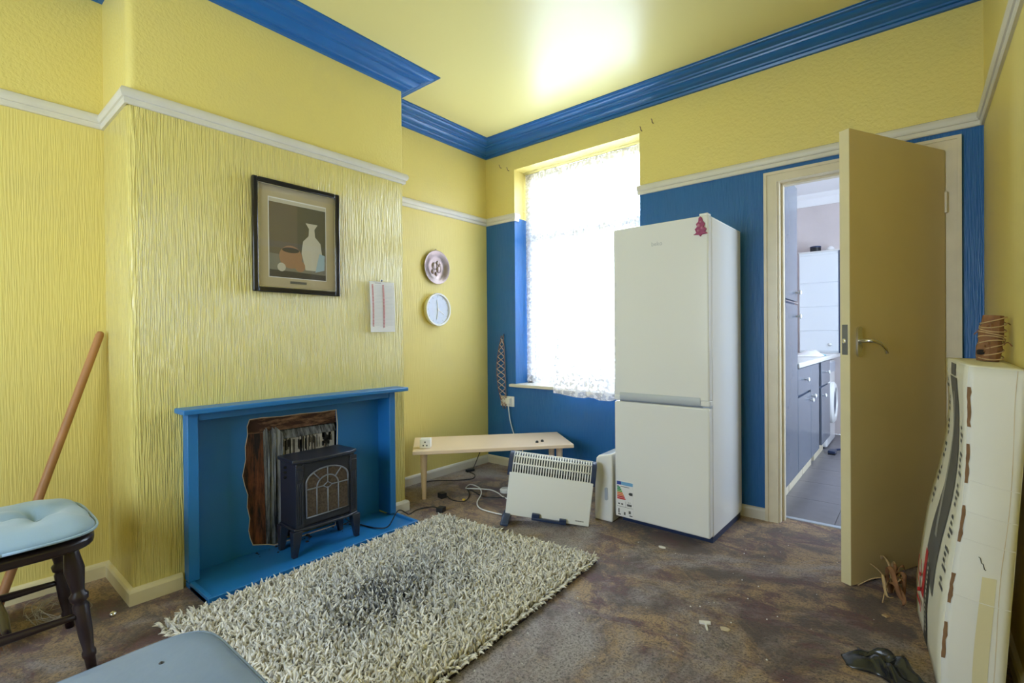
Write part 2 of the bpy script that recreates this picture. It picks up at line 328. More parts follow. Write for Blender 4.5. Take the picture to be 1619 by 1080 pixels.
# mitred runs of moulding along the wall line (interior to the left of travel)
def runs(path, prof, closed=False):
    n = len(path); out = []
    def nrm(i): d = Vector(path[i+1])-Vector(path[i]); d.normalize(); return Vector((-d.y, d.x))
    N = [nrm(i) for i in range(n-1)]
    def off(i, o):
        if i == 0: return Vector(path[0]) + N[0]*o
        if i == n-1: return Vector(path[-1]) + N[-1]*o
        a, c = N[i-1], N[i]; return Vector(path[i]) + (a+c)*(o/(1+a.dot(c)))
    k = len(prof)
    for i in range(n-1):
        mb = MB(); vs = []
        for j in (i, i+1):
            for (o, z) in prof: q = off(j, o); vs.append((q.x, q.y, z))
        fs = [(a, (a+1) % k, k+(a+1) % k, k+a) for a in range(k)] + [tuple(range(k)), tuple(range(2*k-1, k-1, -1))]
        out.append(mb.add(vs, fs))
    return out
COR = [(0, 2.655), (.016, 2.657), (.020, 2.670), (.034, 2.672), (.038, 2.680), (.052, 2.684), (.066, 2.692), (.078, 2.706), (.083, 2.706), (.086, 2.714), (.100, 2.718),
       (.104, 2.726), (.126, 2.728), (.138, 2.734), (.144, 2.742), (.160, 2.744), (.163, 2.750), (.172, 2.750), (.172, ZC), (0, ZC)]
ti = [0]
def trim(mb, mt, label, auto=30):
    ti[0] += 1; return struct(mb.build('trim_%d' % ti[0], mt, auto=auto), label)
for mb in runs([(XR, YF), (XR, YB), (XD, YB), (XD, BY1), (XB, BY1), (XB, BY0), (XD, BY0), (XD, YF), (XR, YF)], COR): trim(mb, M_cornice, 'blue moulded plaster cornice')
RAIL = [(0, 2.070), (.010, 2.070), (.014, 2.076), (.014, 2.092), (.020, 2.094), (.026, 2.104), (.027, 2.118), (.022, 2.130), (.010, 2.136), (0, 2.136)]
for mb in runs([(XR, YF), (XR, YB), (WX1-0.012, YB)], RAIL): trim(mb, M_rail, 'cream picture rail')
for mb in runs([(WX0, YB+0.045), (WX0, YB), (XD, YB), (XD, BY1), (XB, BY1), (XB, BY0), (XD, BY0), (XD, YF)], RAIL): trim(mb, M_rail, 'off-white picture rail')
SK = [(0, 0), (.017, 0), (.017, .052), (.012, .062), (0, .068)]
def skirts(name, path, mt):
    for i, mb in enumerate(runs(path, SK)): struct(mb.build(name if i == 0 else name+'_%d' % i, mt), 'cream painted skirting board')
skirts('baseboard_left', [(XB, BY0+0.175), (XB, BY0), (XD, BY0), (XD, YF)], M_cream)
skirts('baseboard_alcove', [(-0.685, YB), (XD, YB), (XD, BY1), (XB, BY1), (XB, 1.86)], M_rail)
skirts('baseboard_right', [(XR, YF), (XR, YB), (0.172, YB)], M_cream)

# ------------------------------------------------------------------ window
wy = YB+0.165
win = tag(bpy.data.objects.new('window_1', None), 'tall white window behind a lace net', kind='structure'); C.objects.link(win)
fr = MB()
for a in ((WX0, WX0+.055, WZ0, WZ1), (WX1-.055, WX1, WZ0, WZ1)): fr.box(a[0], a[1], wy, wy+.06, a[2], a[3])
fr.box(WX0, WX1, wy, wy+.06, WZ1-.06, WZ1); fr.box(WX0, WX1, wy, wy+.06, WZ0, WZ0+.07); fr.box(WX0, WX1, wy-.005, wy+.065, 1.90, 1.975)
fr.build('window_frame', M_pvc, win, bevel=0.004)
for z0, z1 in ((WZ0+.07, 1.90), (1.975, WZ1-.06)): MB().box(WX0+.055, WX1-.055, wy+.028, wy+.032, z0, z1).build('pane', M_glass, win)
MB().box(WX0-.05, WX1+.03, YB-.035, wy, WZ0-.022, WZ0+.004).build('window_sill', M_rail, win, bevel=0.006)
win2 = tag(bpy.data.objects.new('window_2', None), 'front window behind the viewer', kind='structure'); C.objects.link(win2)
fr = MB()
for x in (FX0, (FX0+FX1)/2-.03, FX1-.06): fr.box(x, x+.06, YF-.13, YF-.07, FZ0, FZ1)
fr.box(FX0, FX1, YF-.13, YF-.07, FZ0, FZ0+.07); fr.box(FX0, FX1, YF-.13, YF-.07, FZ1-.06, FZ1)
fr.build('window_frame', M_pvc, win2); MB().box(FX0, FX1, YF-.102, YF-.098, FZ0, FZ1).build('pane', M_glass, win2)

# lace net curtain: hung on a wire in the reveal, tail pulled over the sill
def curtain():
    nx, nz = 120, 150; x0, x1 = WX0+.012, WX1-.01; ztop = WZ1-.012; vs = []; uvs = []; den = []
    for j in range(nz+1):
        t = j/nz
        for i in range(nx+1):
            s = i/nx; x = x0+(x1-x0)*s
            ripple = (0.011*math.sin(s*31+.5*t)+0.005*math.sin(s*57+1.3+2*t))*(0.35+0.75*t)
            over = max(0.0, min(1.0, (s-0.31)/0.07))                       # right two thirds hang out over the sill
            L1 = ztop-0.715; L2 = L1+0.17+0.05*min(1, max(0, (s-.34)*4))-0.06
            if over <= 0:
                z = ztop-L1*t; y = YB+0.135+ripple
            else:
                d = (L1 + (.05+.03*min(1, max(0, (s-.34)*3)))*over)*t; z = ztop-d; y = YB+0.135+ripple-over*0.205*min(1, max(0, (t-0.42)/0.48)**1.2)
                z = max(z, 0.64+0.012*math.sin(s*30)) if t > .999 else z
            vs.append((x, y, z)); uvs.append((s*1.12, t*1.9))
            e = 0.22
            if t < 0.045 or s < .035: e = 1.0
            elif t < 0.07 or s < .07: e = .85
            elif over > 0 and t > .90: e = 1.0
            elif t > 0.50: e = 0.22+.76*min(1, (t-.50)/.26)
            if .26 < t < .33: e = max(e, .8)
            den.append(e)
    fs = [(j*(nx+1)+i, j*(nx+1)+i+1, (j+1)*(nx+1)+i+1, (j+1)*(nx+1)+i) for j in range(nz) for i in range(nx)]
    me = bpy.data.meshes.new('lace_curtain'); me.from_pydata(vs, [], fs); me.materials.append(M_lace)
    u = me.uv_layers.new(name='cloth')
    for lp in me.loops: u.data[lp.index].uv = uvs[lp.vertex_index]
    at = me.attributes.new('weave', 'FLOAT', 'POINT'); at.data.foreach_set('value', den)
    me.polygons.foreach_set('use_smooth', [True]*len(me.polygons))
    o = bpy.data.objects.new('lace_curtain', me); C.objects.link(o)
    tag(o, 'white lace net curtain hanging in the window with its hem over the sill', 'curtain')
    MB().cyl((WX0+.0, YB+.135, ztop-.004), (WX1, YB+.135, ztop-.004), .004, n=8).build('curtain_wire', M_chrome, o)
curtain()
for i, (x, z) in enumerate(((-2.726, 2.544), (-2.642, 2.503), (-1.448, 2.51), (-1.366, 2.539))):
    q = MB().tube([(x, YB+.004, z), (x, YB-.018, z), (x+.004, YB-.03, z+.008), (x, YB-.033, z+.02)], .0028, 6, 4).build('curtain_hook', M_lat)
    tag(q, ('bent curtain hook in the yellow wall nearer the alcove corner', 'bent curtain hook at the window top corner towards the alcove', 'bent curtain hook at the window top corner above the fridge', 'bent curtain hook in the yellow wall nearer the doorway')[i], 'hook', 'curtain hooks round the window')

# ------------------------------------------------------------------ doorway
AW = 0.078
f = MB(); t_ = 0.018
for x0, x1, side in ((DX0-.052, DX0+.016, 1), (DX1-.04, DX1-.04+AW, -1)):
    f.box(x0, x1, YB-t_, YB-.003, 0, 1.984); e = x0 if side > 0 else x1
    f.box(min(e, e+side*.016), max(e, e+side*.016), YB-t_-.007, YB-t_+.001, 0, 2.042)
f.box(DX0-.052, DX1-.04+AW, YB-t_, YB-.003, 1.984, 2.042); f.box(DX0-.052+.016, DX1-.04+AW-.016, YB-t_-.007, YB-t_+.001, 2.026, 2.042)
trim(f, M_creamw, 'worn cream door architrave', 30)
f = MB(); f.box(DX0-.0, DX0+.026, YB-.002, YB+.135, 0, 2.0); f.box(DX1-.03, DX1, YB-.002, YB+.135, 0, 2.0); f.box(DX0+.026, DX1-.03, YB-.002, YB+.135, 1.983, 2.0)
f.box(DX0+.0255, DX0+.038, YB+.045, YB+.085, 0, 1.971); f.box(DX0+.0255, DX1-.0295, YB+.045, YB+.085, 1.9705, 1.984)
trim(f, M_creamw, 'cream door lining with stop bead', 30)
struct(MB().box(DX0, DX1, YB+.10, YB+.135, -.01, .006).build('trim_threshold', M_grey, bevel=.003), 'thin metal threshold strip')
hx, hy = 0.113, YB-0.030
dv = Vector((-0.215-hx, 2.537-hy)); DL = dv.length
door = bpy.data.objects.new('door_1', None); C.objects.link(door); door.location = (hx, hy, 0.006); door.rotation_euler = (0, 0, math.atan2(dv.y, dv.x))
struct(door, 'beige flush door standing open into the room')
# local x along leaf to the free edge; the seen face is local +y
MB().box(0, DL, -.042, 0, .004, 1.972).build('door_leaf', M_doorface, door, bevel=.003)
MB().box(DL-.0005, DL+.0015, -.0415, -.0005, .006, 1.970).build('door_edge', M_cream, door)
MB().box(DL+.001, DL+.0035, -.033, -.009, 1.00, 1.13).build('latch_plate', M_zinc, door, bevel=.001)
MB().box(DL+.003, DL+.010, -.027, -.014, 1.05, 1.07).build('latch_bolt', M_chrome, door, bevel=.002)
hb = MB(); hb.prism([(DL-.055+.016*math.cos(a), 1.055+(.052 if math.sin(a) > 0 else -.052)*1 + .014*math.sin(a)) for a in [R(k*20) for k in range(18)]], lambda x, z: (x, 0, z), lambda x, z: (x, .008, z))
hd = hb.build('handle_plate', M_chrome, door, auto=40)
MB().tube([(DL-.055, .004, 1.06), (DL-.055, .045, 1.06), (DL-.075, .052, 1.058), (DL-.12, .052, 1.045), (DL-.155, .050, 1.022), (DL-.165, .048, 1.004)], lambda t: .0095-.003*t, 10, 6).build('lever', M_chrome, hd, smooth=True)
for z in (.25, 1.72):
    q = MB().box(-.004, .002, -.02, .004, z-.05, z+.05); q.cyl((0, .004, z-.05), (0, .004, z+.05), .006, n=10); q.build('hinge', M_creamw, door)

# ------------------------------------------------------------------ kitchen beyond the doorway
KX0, KX1, KY0, KY1, KZ = -1.26, 0.95, YB+.13, 6.40, 2.66
KY0 = 3.309
kf = struct(MB().box(KX0, KX1, 3.30, KY1, -.06, -.004).build('floor_kitchen', M_soot), 'grey vinyl tiled kitchen floor')
tm = None
for i in range(5):
    for j in range(7):
        x0 = KX0+.0+i*.45; y0 = 3.302+j*.45
        if tm is None:
            o = MB().box(.0015, .4485, .0015, .4485, -.008, .0).build('tile', M_kfloor, kf); tm = o.data
        else:
            o = bpy.data.objects.new('tile', tm); C.objects.link(o); o.parent = kf
        o.location = (x0, y0, 0)
        if y0+.45 > KY1+.05: o.scale.y = (KY1-y0)/.45
        if x0+.45 > KX1: o.scale.x = (KX1-x0)/.45
struct(MB().box(KX0-.1, KX1+.1, YB+.13, KY1+.1, KZ, KZ+.09).build('ceiling_kitchen', M_kwhite), 'white kitchen ceiling')
struct(MB().box(KX0-.1, KX0, YB+wt, KY1, 0, KZ).build('wall_kitchen_left', M_kwall), 'pinkish grey kitchen wall')
struct(MB().box(KX0-.1, KX1+.1, KY1, KY1+.1, 0, KZ).build('wall_kitchen_end', M_kwall), 'pinkish grey kitchen end wall')
struct(MB().box(KX1, KX1+.1, YB, 3.7, 0, KZ).box(KX1, KX1+.1, 5.1, KY1, 0, KZ).box(KX1, KX1+.1, 3.7, 5.1, 0, .7).box(KX1, KX1+.1, 3.7, 5.1, 2.3, KZ).build('wall_kitchen_right', M_kwall), 'kitchen wall with an added window')
struct(MB().box(XR+.2, KX1+.1, YB, YB+.13, 0, KZ).build('wall_kitchen_front', M_kwall), 'short kitchen wall beside the doorway')
win3 = struct(bpy.data.objects.new('added_window_3', None), 'added kitchen window out of view, lighting the kitchen'); C.objects.link(win3)  # window added out of view to brighten the kitchen
fr = MB()
for y in (3.7, 4.37, 5.04): fr.box(KX1+.02, KX1+.08, y, y+.06, .76, 2.24)
fr.box(KX1+.02, KX1+.08, 3.7, 5.1, .70, .76).box(KX1+.02, KX1+.08, 3.7, 5.1, 2.24, 2.30); fr.build('window_frame', M_pvc, win3)
MB().box(KX1+.048, KX1+.052, 3.7, 5.1, .70, 2.30).build('pane', M_glass, win3)
for mb in runs([(KX1, KY1), (KX0, KY1), (KX0, YB+wt)], [(0, 2.54), (.012, 2.54), (.02, 2.56), (.05, 2.60), (.055, 2.615), (.09, 2.64), (.10, KZ), (0, KZ)]): trim(mb, M_kwhite, 'white kitchen cornice')
KF = -0.640   # cabinet front plane
def knob(mb, y, z, x=KF+.02): mb.turn((x, y, z), (x+.032, y, z), [(0, .006), (.45, .006), (.6, .016), (.85, .017), (1, .009)], 12); return mb
def kunit(name, label, y0, y1, z0, z1, doors, depth=.58):
    u = thing(name, label, 'cabinet', (KF-depth/2, (y0+y1)/2, 0)); ox, oy = u.location.x, u.location.y
    def loc(bm, nm, mt, par, bevel=.002):
        o = bm.build(nm, mt, par, bevel=bevel); o.data.transform(Matrix.Translation((-ox, -oy, 0))); return o
    loc(MB().box(KF-depth, KF, y0, y1, z0, z1), 'body', M_kedge, u)
    loc(MB().box(KF-depth, KF-.04, y0+.005, y1-.005, 0, z0), 'plinth', M_creamw, u)
    for (a, c, d, e, kn) in doors:
        dd = loc(MB().box(KF+.001, KF+.019, a+.003, c-.003, d+.003, e-.003), 'door' if e-d > .3 else 'drawer', M_kdoor, u)
        if kn: k = loc(knob(MB(), *kn), 'knob', M_wplastic, dd, 0)
    return u
tall = kunit('tall_cabinet', 'tall slate grey kitchen cabinet just inside the doorway', 3.40, 3.83, .14, 2.10, [(3.40, 3.83, .14, 1.30, (3.78, 1.22)), (3.40, 3.83, 1.32, 2.10, (3.78, 1.38))])
o = MB().cyl((KF+.021, 3.40, 1.31), (KF+.021, 3.83, 1.31), .004, n=8).build('handle_strip', M_chrome, tall); o.data.transform(Matrix.Translation((-tall.location.x, -tall.location.y, 0)))
kunit('base_cabinet', 'slate grey base cabinet with drawer beside the tall cabinet', 3.835, 4.36, .14, .86, [(3.835, 4.36, .14, .66, (4.30, .60)), (3.835, 4.36, .67, .86, (4.10, .77))])
kunit('base_cabinet', 'narrow slate grey base cabinet with one tall door', 4.365, 4.78, .14, .86, [(4.365, 4.78, .14, .86, (4.42, .62))])
kunit('base_cabinet', 'slate grey base cabinet with drawer next to the washing machine', 4.92, 5.46, .14, .86, [(4.92, 5.46, .14, .64, (4.98, .57)), (4.92, 5.46, .65, .86, (5.19, .76))])
tag(MB().box(KX0+.003, KF+.03, 3.835, 6.18, .862, .90).build('kitchen_worktop', M_ktop, bevel=.008), 'pale marbled kitchen worktop over the base cabinets', 'worktop')
wm = thing('washing_machine', 'white front loading washing machine under the far worktop end', 'washing machine', (KF-.28, 5.80, 0))
MB().box(-.28, .27, -.30, .30, .01, .84).build('body', M_white, wm, bevel=.02)
for s in (-.25, .22):
    for e in (-.26, .26): MB().cyl((s, e, 0), (s, e, .02), .02, n=10).build('foot', M_black, wm)
rg = MB(); rg.turn((.268, 0, .42), (.31, 0, .42), [(0, .20), (.6, .205), (1, .18), (1.0, .15), (.5, .14)], 32); rg.build('porthole_door', M_wplastic, wm, auto=40)
MB().turn((.285, 0, .42), (.305, 0, .42), [(0, .14), (.7, .12), (1, .04)], 24).build('porthole_glass', M_navy, wm, smooth=True)
MB().box(.268, .276, -.28, .28, .72, .82).build('control_panel', M_grey, wm, bevel=.004)
wc = thing('splashback_cupboard', 'tall pale gloss cupboard standing at the kitchen end wall', 'cupboard', (-.80, 6.29, 0.90))
MB().box(-.19, .19, -.09, .108, 0.0, 1.09).build('body', M_kgloss, wc, bevel=.004)
for z0, z1 in ((.02, .23), (.24, .49), (.50, .75), (.76, 1.06)): MB().box(-.185, .175, -.098, -.088, z0, z1).build('panel', M_kgloss, wc, bevel=.003)
MB().turn((.10, -.098, .09), (.10, -.125, .09), [(0, .006), (.5, .007), (.6, .017), (1, .012)], 12).build('knob', M_wplastic, wc, smooth=True)
MB().box(.178, .191, -.1, .10, 0.0, 1.09).build('edge_strip', M_kedge, wc)
MB().box(-.192, .192, -.10, .108, 1.09, 1.102).build('top_board', M_ktop, wc)
jr = thing('black_jar', 'small black lidded tin on the kitchen cupboard top', 'jar', (-.84, 6.26, 2.002))
MB().turn((0, 0, 0), (0, 0, .045), [(0, .05), (.05, .052), (.95, .052), (1, .05)], 20).build('body', M_black, jr, auto=40)
MB().turn((0, 0, .045), (0, 0, .062), [(0, .054), (.8, .054), (1, .048)], 20).build('lid', M_navy, jr, auto=40)
tag(MB().turn((0, 0, 0), (0, 0, .05), [(0, .03), (.3, .045), (.7, .03), (1, .012)], 9).build('crumpled_paper', M_paper, smooth=True), 'scrap of crumpled white paper on the kitchen cupboard top', 'paper').location = (-.70, 6.26, 2.002)
cb = MB()
for j in range(7):
    for i in range(9):
        cb.v.append((-.10+.2*j/6, -.22+.44*i/8, .002+.045*math.sin(math.pi*j/6)*math.sin(math.pi*i/8)*(1+.4*math.sin(i*2.1+j))))
cb.f = [(j*9+i, j*9+i+1, j*9+i+10, j*9+i+9) for j in range(6) for i in range(8)]; cb.mi = [1 if (k % 8) in (5, 6) else 0 for k in range(48)]
o = tag(cb.build('dish_cloth', [M_paper, M_teal], smooth=True), 'white and teal cloth lying on the kitchen worktop', 'cloth'); o.location = (-.74, 5.2, .9)
sm = o.modifiers.new('thick', 'SOLIDIFY'); sm.thickness = .004; sm.offset = 1
sp = thing('dustpan_brush', 'small dark brush lying on the kitchen floor by the washing machine', 'brush', (-.60, 5.35, 0))
MB().box(-.02, .04, -.09, .03, .01, .035).build('head', M_navy, sp, bevel=.006); MB().box(-.018, .038, -.085, .025, 0, .012).build('bristles', M_black, sp); MB().tube([(.01, .02, .02), (.04, .09, .022), (.08, .16, .015)], .010, 8).build('grip', M_navy, sp, smooth=True)

# ------------------------------------------------------------------ fireplace surround
fs = thing('fire_surround', 'blue painted wooden fire surround with shelf against the chimney breast', 'fireplace', (XB, 1.29, 0))
T = Matrix.Translation((-XB, -1.29, 0))
def fpart(mb, nm, mt, par=None, **k):
    o = mb.build(nm, mt, par or fs, **k); o.data.transform(T); return o
JX = -2.447
HT = .035
fpart(MB().box(-2.62, -2.385, .703, 1.893, .772, .795), 'mantel_shelf', M_blue, bevel=.005)
fpart(MB().box(XB-.001, JX-.006, .779, 1.796, .735, .7715), 'frieze_board', M_blue, bevel=.002)
for y0, y1 in ((.735, .778), (1.797, 1.838)): fpart(MB().box(RX-.05, JX, y0, y1, HT-.003, .772), 'jamb', M_blue, bevel=.003)
fpart(MB().box(RX-.05, -2.235, .738, 1.835, 0.0005, HT-.012), 'hearth', M_blue, bevel=.002)
fpart(MB().box(-2.250, -2.228, .738, 1.835, 0.0005, HT), 'hearth_rim', M_blue, bevel=.003)
fpart(MB().box(JX, -2.25, .738, .756, 0.0005, HT), 'hearth_rim', M_blue, bevel=.003)
fpart(MB().box(JX, -2.25, 1.817, 1.835, 0.0005, HT), 'hearth_rim', M_blue, bevel=.003)
# back panel with a torn opening
hole = [(1.040, .694), (1.10, .696), (1.20, .690), (1.30, .691), (1.42, .686), (1.515, .688), (1.522, .60), (1.518, .45), (1.522, .30), (1.515, .12), (1.50, .026), (1.30, .026), (1.157, .026), (1.125, .040), (1.05, .062),
        (1.037, .10), (1.030, .14), (1.036, .20), (1.024, .26), (1.028, .32), (1.014, .37), (1.004, .42), (1.010, .45), (1.020, .50), (1.018, .56), (1.030, .62), (1.028, .66)]
bp = MB(); n_ = len(hole)
ctr = (1.27, .36); outer = []
for (y, z) in hole:
    dy, dz = y-ctr[0], z-ctr[1]; ts = []
    if dy: ts.append(((1.80 if dy > 0 else .775)-ctr[0])/dy)
    if dz: ts.append(((.745 if dz > 0 else .022)-ctr[1])/dz)
    tt = max(1.0, min(ts)); outer.append((ctr[0]+dy*tt, ctr[1]+dz*tt))
def ring(A, B, x0, x1):
    vs = [(x1, *q) for q in A]+[(x1, *q) for q in B]+[(x0, *q) for q in A]+[(x0, *q) for q in B]; N = n_
    fsx = []
    for i in range(N):
        j = (i+1) % N; fsx += [(i, j, N+j, N+i), (2*N+i, 2*N+j, j, i)]
    return vs, fsx
# corner fillers keep the panel rectangular
bp.add(*ring(hole, outer, RX-.012, RX))
crn = [(.775, .745), (1.80, .745), (1.80, .022), (.775, .022)]
for c in crn:
    best = sorted(range(n_), key=lambda i: (outer[i][0]-c[0])**2+(outer[i][1]-c[1])**2)[:6]
    cand = None
    for i in range(n_):
        j = (i+1) % n_
        a, d = outer[i], outer[j]
        if (abs(a[0]-c[0]) < 1e-6 and abs(d[1]-c[1]) < 1e-6) or (abs(a[1]-c[1]) < 1e-6 and abs(d[0]-c[0]) < 1e-6): cand = (a, d)
    if cand: bp.add([(RX, *cand[0]), (RX, *cand[1]), (RX, *c)], [(0, 1, 2)])
fpart(bp, 'back_panel', M_blue)
def inset(k): return [(ctr[0]+(y-ctr[0])*k, ctr[1]+(z-ctr[1])*k) for (y, z) in hole]
te = MB(); te.add(*ring(inset(.992), inset(1.004), RX-.004, RX+.002)); fpart(te, 'torn_edge', M_torn)
fpart(MB().box(RX-.085, RX-.075, 0.98, 1.56, .02, .72), 'scorched_board', M_soot)
# rusty flashing frame inside the opening: left upright, top band, then grey sheet metal and the charred block
q = MB().hexa([(RX-.07, 1.00, .03), (RX-.02, 1.00, .03), (RX-.028, 1.15, .03), (RX-.07, 1.15, .03), (RX-.07, 1.00, .70), (RX-.02, 1.01, .70), (RX-.028, 1.13, .66), (RX-.07, 1.13, .66)])
fpart(q, 'rusty_upright', M_rust, bevel=.004)
fpart(MB().hexa([(RX-.07, 1.01, .615), (RX-.022, 1.02, .615), (RX-.022, 1.53, .61), (RX-.07, 1.53, .61), (RX-.07, 1.01, .70), (RX-.012, 1.02, .70), (RX-.012, 1.53, .695), (RX-.07, 1.53, .695)]), 'rusty_lintel', M_rustl, bevel=.004)
q = MB()
sh = [(1.125, .0), (1.135, .012), (1.15, -.004), (1.165, .014), (1.185, .002), (1.20, .018)]
for k in range(len(sh)-1):
    (y0, o0), (y1, o1) = sh[k], sh[k+1]
    q.add([(RX-.02+o0, y0+.03*0, .03), (RX-.02+o1, y1, .03), (RX-.024+o1, y1+.01, .60), (RX-.024+o0, y0-.01, .64)], [(0, 1, 2, 3)])
o = fpart(q, 'bent_metal_sheet', M_sheet); so = o.modifiers.new('thick', 'SOLIDIFY'); so.thickness = .002
fpart(MB().hexa([(RX-.06, 1.17, .565), (RX-.012, 1.17, .565), (RX-.012, 1.52, .565), (RX-.06, 1.52, .565), (RX-.06, 1.17, .615), (RX-.03, 1.17, .61), (RX-.03, 1.52, .608), (RX-.06, 1.52, .612)]), 'metal_hood', M_sheet, bevel=.003)
fpart(MB().box(RX-.055, RX-.02, 1.185, 1.515, .40, .565), 'charred_block', M_char, bevel=.004)
q = MB()
for k in range(46):
    y = 1.20+.30*random.random(); h = .03+.09*random.random(); z1 = .565-.02*random.random()
    q.box(RX-.021, RX-.0185, y, y+.002+.004*random.random(), z1-h, z1)
for k in range(16):
    y = 1.43+.05*random.random(); z = .49+.06*random.random(); q.box(RX-.021, RX-.0183, y, y+.012, z, z+.008+.02*random.random())
fpart(q, 'soot_streaks', M_soot)
q = MB()
for k in range(40):
    y = 1.05+.55*random.random(); x = RX+.01+.10*random.random()**2; s_ = .003+.010*random.random()**2
    q.turn((x, y, HT-.013), (x, y, HT-.012+s_*.7), [(0, s_), (.6, s_*.8), (1, s_*.2)], 6)
tag(fpart(q, 'rubble_crumbs', M_soot), 'dark crumbs and soot on the hearth', kind='stuff')

# ------------------------------------------------------------------ electric stove
st = thing('electric_stove', 'small black electric stove with arched window on the blue hearth', 'stove', (-2.42, 1.32, HT-.012))
zo = -(HT-.012)
def spart(mb, nm, mt, par=None, **k):
    o = mb.build(nm, mt, par or st, **k); o.data.transform(Matrix.Translation((0, 0, zo)))
    return o
# local: x to room (front at .09), y along wall
spart(MB().box(-.085, .082, -.158, .165, .15, .482), 'body', M_iron, bevel=.004)
tp = MB(); pts = [(-.09, -.172), (.085, -.178), (.11, -.12), (.118, 0), (.11, .13), (.085, .178), (-.09, .172)]
tp.prism(pts, lambda x, y: (x*.93, y*.95, .478), lambda x, y: (x, y, .487)); tp.prism(pts, lambda x, y: (x, y, .487), lambda x, y: (x*.99, y*.99, .500))
spart(tp, 'top_plate', M_iron, bevel=.003)
lp = MB(); pts = [(-.08, -.168), (.088, -.172), (.108, -.10), (.112, .1), (.088, .178), (-.08, .172)]
lp.prism(pts, lambda x, y: (x, y, .150), lambda x, y: (x, y, .163)); spart(lp, 'base_moulding', M_iron, bevel=.004)
for y in (-.145, .152):
    c = MB(); c.box(.08, .094, y-.020, y+.020, .165, .47); 
    for k in (-.010, 0, .010): c.box(.094, .0975, y+k-.003, y+k+.003, .18, .385)
    c.box(.094, .099, y-.016, y+.016, .40, .45); spart(c, 'column', M_iron, bevel=.0015)
dr = spart(MB().box(.080, .088, -.125, .132, .17, .475), 'door', M_iron, bevel=.002)
wy0, wy1, wz0, wz1, wza = -.112, .118, .205, .365, .44
def arch(y0, y1, z0, zs, za, k=18):
    c = (y0+y1)/2; a = (y1-y0)/2
    return [(y0, z0), (y1, z0), (y1, zs)] + [(c+a*math.cos(R(180*i/k)), zs+(za-zs)*math.sin(R(180*i/k))) for i in range(1, k)] + [(y0, zs)]
ar = arch(wy0, wy1, wz0, wz1+.01, wza)
gl = MB(); gl.prism(ar, lambda y, z: (.0875, y, z), lambda y, z: (.0892, y, z)); spart(gl, 'window_glass', mat('smoked_stove_glass', (0.085, 0.06, 0.045), 0.2, var=0.97, vscale=90), dr)
br = MB()
br.tube([(.093, y, z) for y, z in ar+[ar[0]]], .0042, 6, 1)
for y in (-.057, .003, .062): br.tube([(.093, y, wz0), (.093, y, .345 if y != .003 else .338)], .0034, 6, 1)
br.tube([(.093, wy0, .345), (.093, -.057, .345)], .0032, 6, 1); br.tube([(.093, .062, .345), (.093, wy1, .345)], .0032, 6, 1)
br.tube([(.093, .003+.059*math.cos(R(a)), .345+.052*math.sin(R(a))) for a in range(0, 181, 12)], .0034, 6, 1)
br.tube([(.093, .003, .397), (.093, .003, wza)], .0032, 6, 1)
for s in (-1, 1):
    br.tube([(.093, .003+s*.042, .382), (.093, .003+s*.078, .424)], .0030, 6, 1)
    br.tube([(.093, .003+s*.059, .345), (.093, .003+s*.024, .345)], .003, 6, 1)
br.tube([(.093, .003-.024, .345), (.093, .003, .362), (.093, .003+.024, .345), (.093, .003, .330), (.093, .003-.024, .345)], .003, 6, 1); br.tube([(.093, .003, .362), (.093, .003, .397)], .003, 6, 1)
spart(br, 'window_tracery', mat('worn_grey_tracery', (0.17, 0.18, 0.21), .35), dr, smooth=True)
for x, y in ((.075, -.155), (.075, .165), (-.07, -.150), (-.07, .155)):
    s = 1 if y > 0 else -1
    spart(MB().hexa([(x-.010, y-.012+s*.012, .0235), (x+.014, y-.012+s*.012, .0235), (x+.014, y+.012+s*.012, .0235), (x-.010, y+.012+s*.012, .0235),
                     (x-.02, y-.026, .152), (x+.024, y-.026, .152), (x+.024, y+.022, .152), (x-.02, y+.022, .152)]), 'leg', M_iron, bevel=.003)
kb = MB()
for z in (.40, .425, .45): kb.turn((-.02, -.157, z), (-.02, -.170, z), [(0, .007), (1, .006)], 10)
spart(kb, 'control_knobs', M_black)

# ------------------------------------------------------------------ cables on the floor
def cable(name, pts, r, mt, label, extra=()):
    t = thing(name, label, 'cable', pts[0]); o0 = Vector(pts[0])
    MB().tube([Vector(q)-o0 for q in pts], r, 7, 7).build('flex', mt, t, smooth=True)
    for (nm, p, sz, rz, mm) in extra:
        M = Matrix.Translation(Vector(p)-o0) @ Matrix.Rotation(rz, 4, 'Z')
        q = MB().box(-sz[0]/2, sz[0]/2, -sz[1]/2, sz[1]/2, 0, sz[2], M)
        if nm == 'plug':
            for dx, dy in ((0, 0), (-.011, .0), (.011, .0)): q.box(dx-.003, dx+.003, sz[1]/2, sz[1]/2+.014, sz[2]*.4, sz[2]*.62, M)
        q.build(nm, mm, t, bevel=.004)
    return t
Z = .006
cable('stove_cable', [(-2.50, 1.50, .10), (-2.49, 1.56, .04), (-2.447, 1.594, .028), (-2.34, 1.62, .028), (-2.283, 1.66, .040), (-2.30, 1.74, .10), (-2.33, 1.82, .06), (-2.40, 1.90, .012), (-2.44, 2.00, Z), (-2.40, 2.09, Z), (-2.33, 2.09, Z), (-2.315, 2.075, .012)], .0035, M_black,
      'black flex of the stove running over the hearth edge', [('plug', (-2.305, 2.075, 0), (.045, .05, .03), R(20), M_black)])
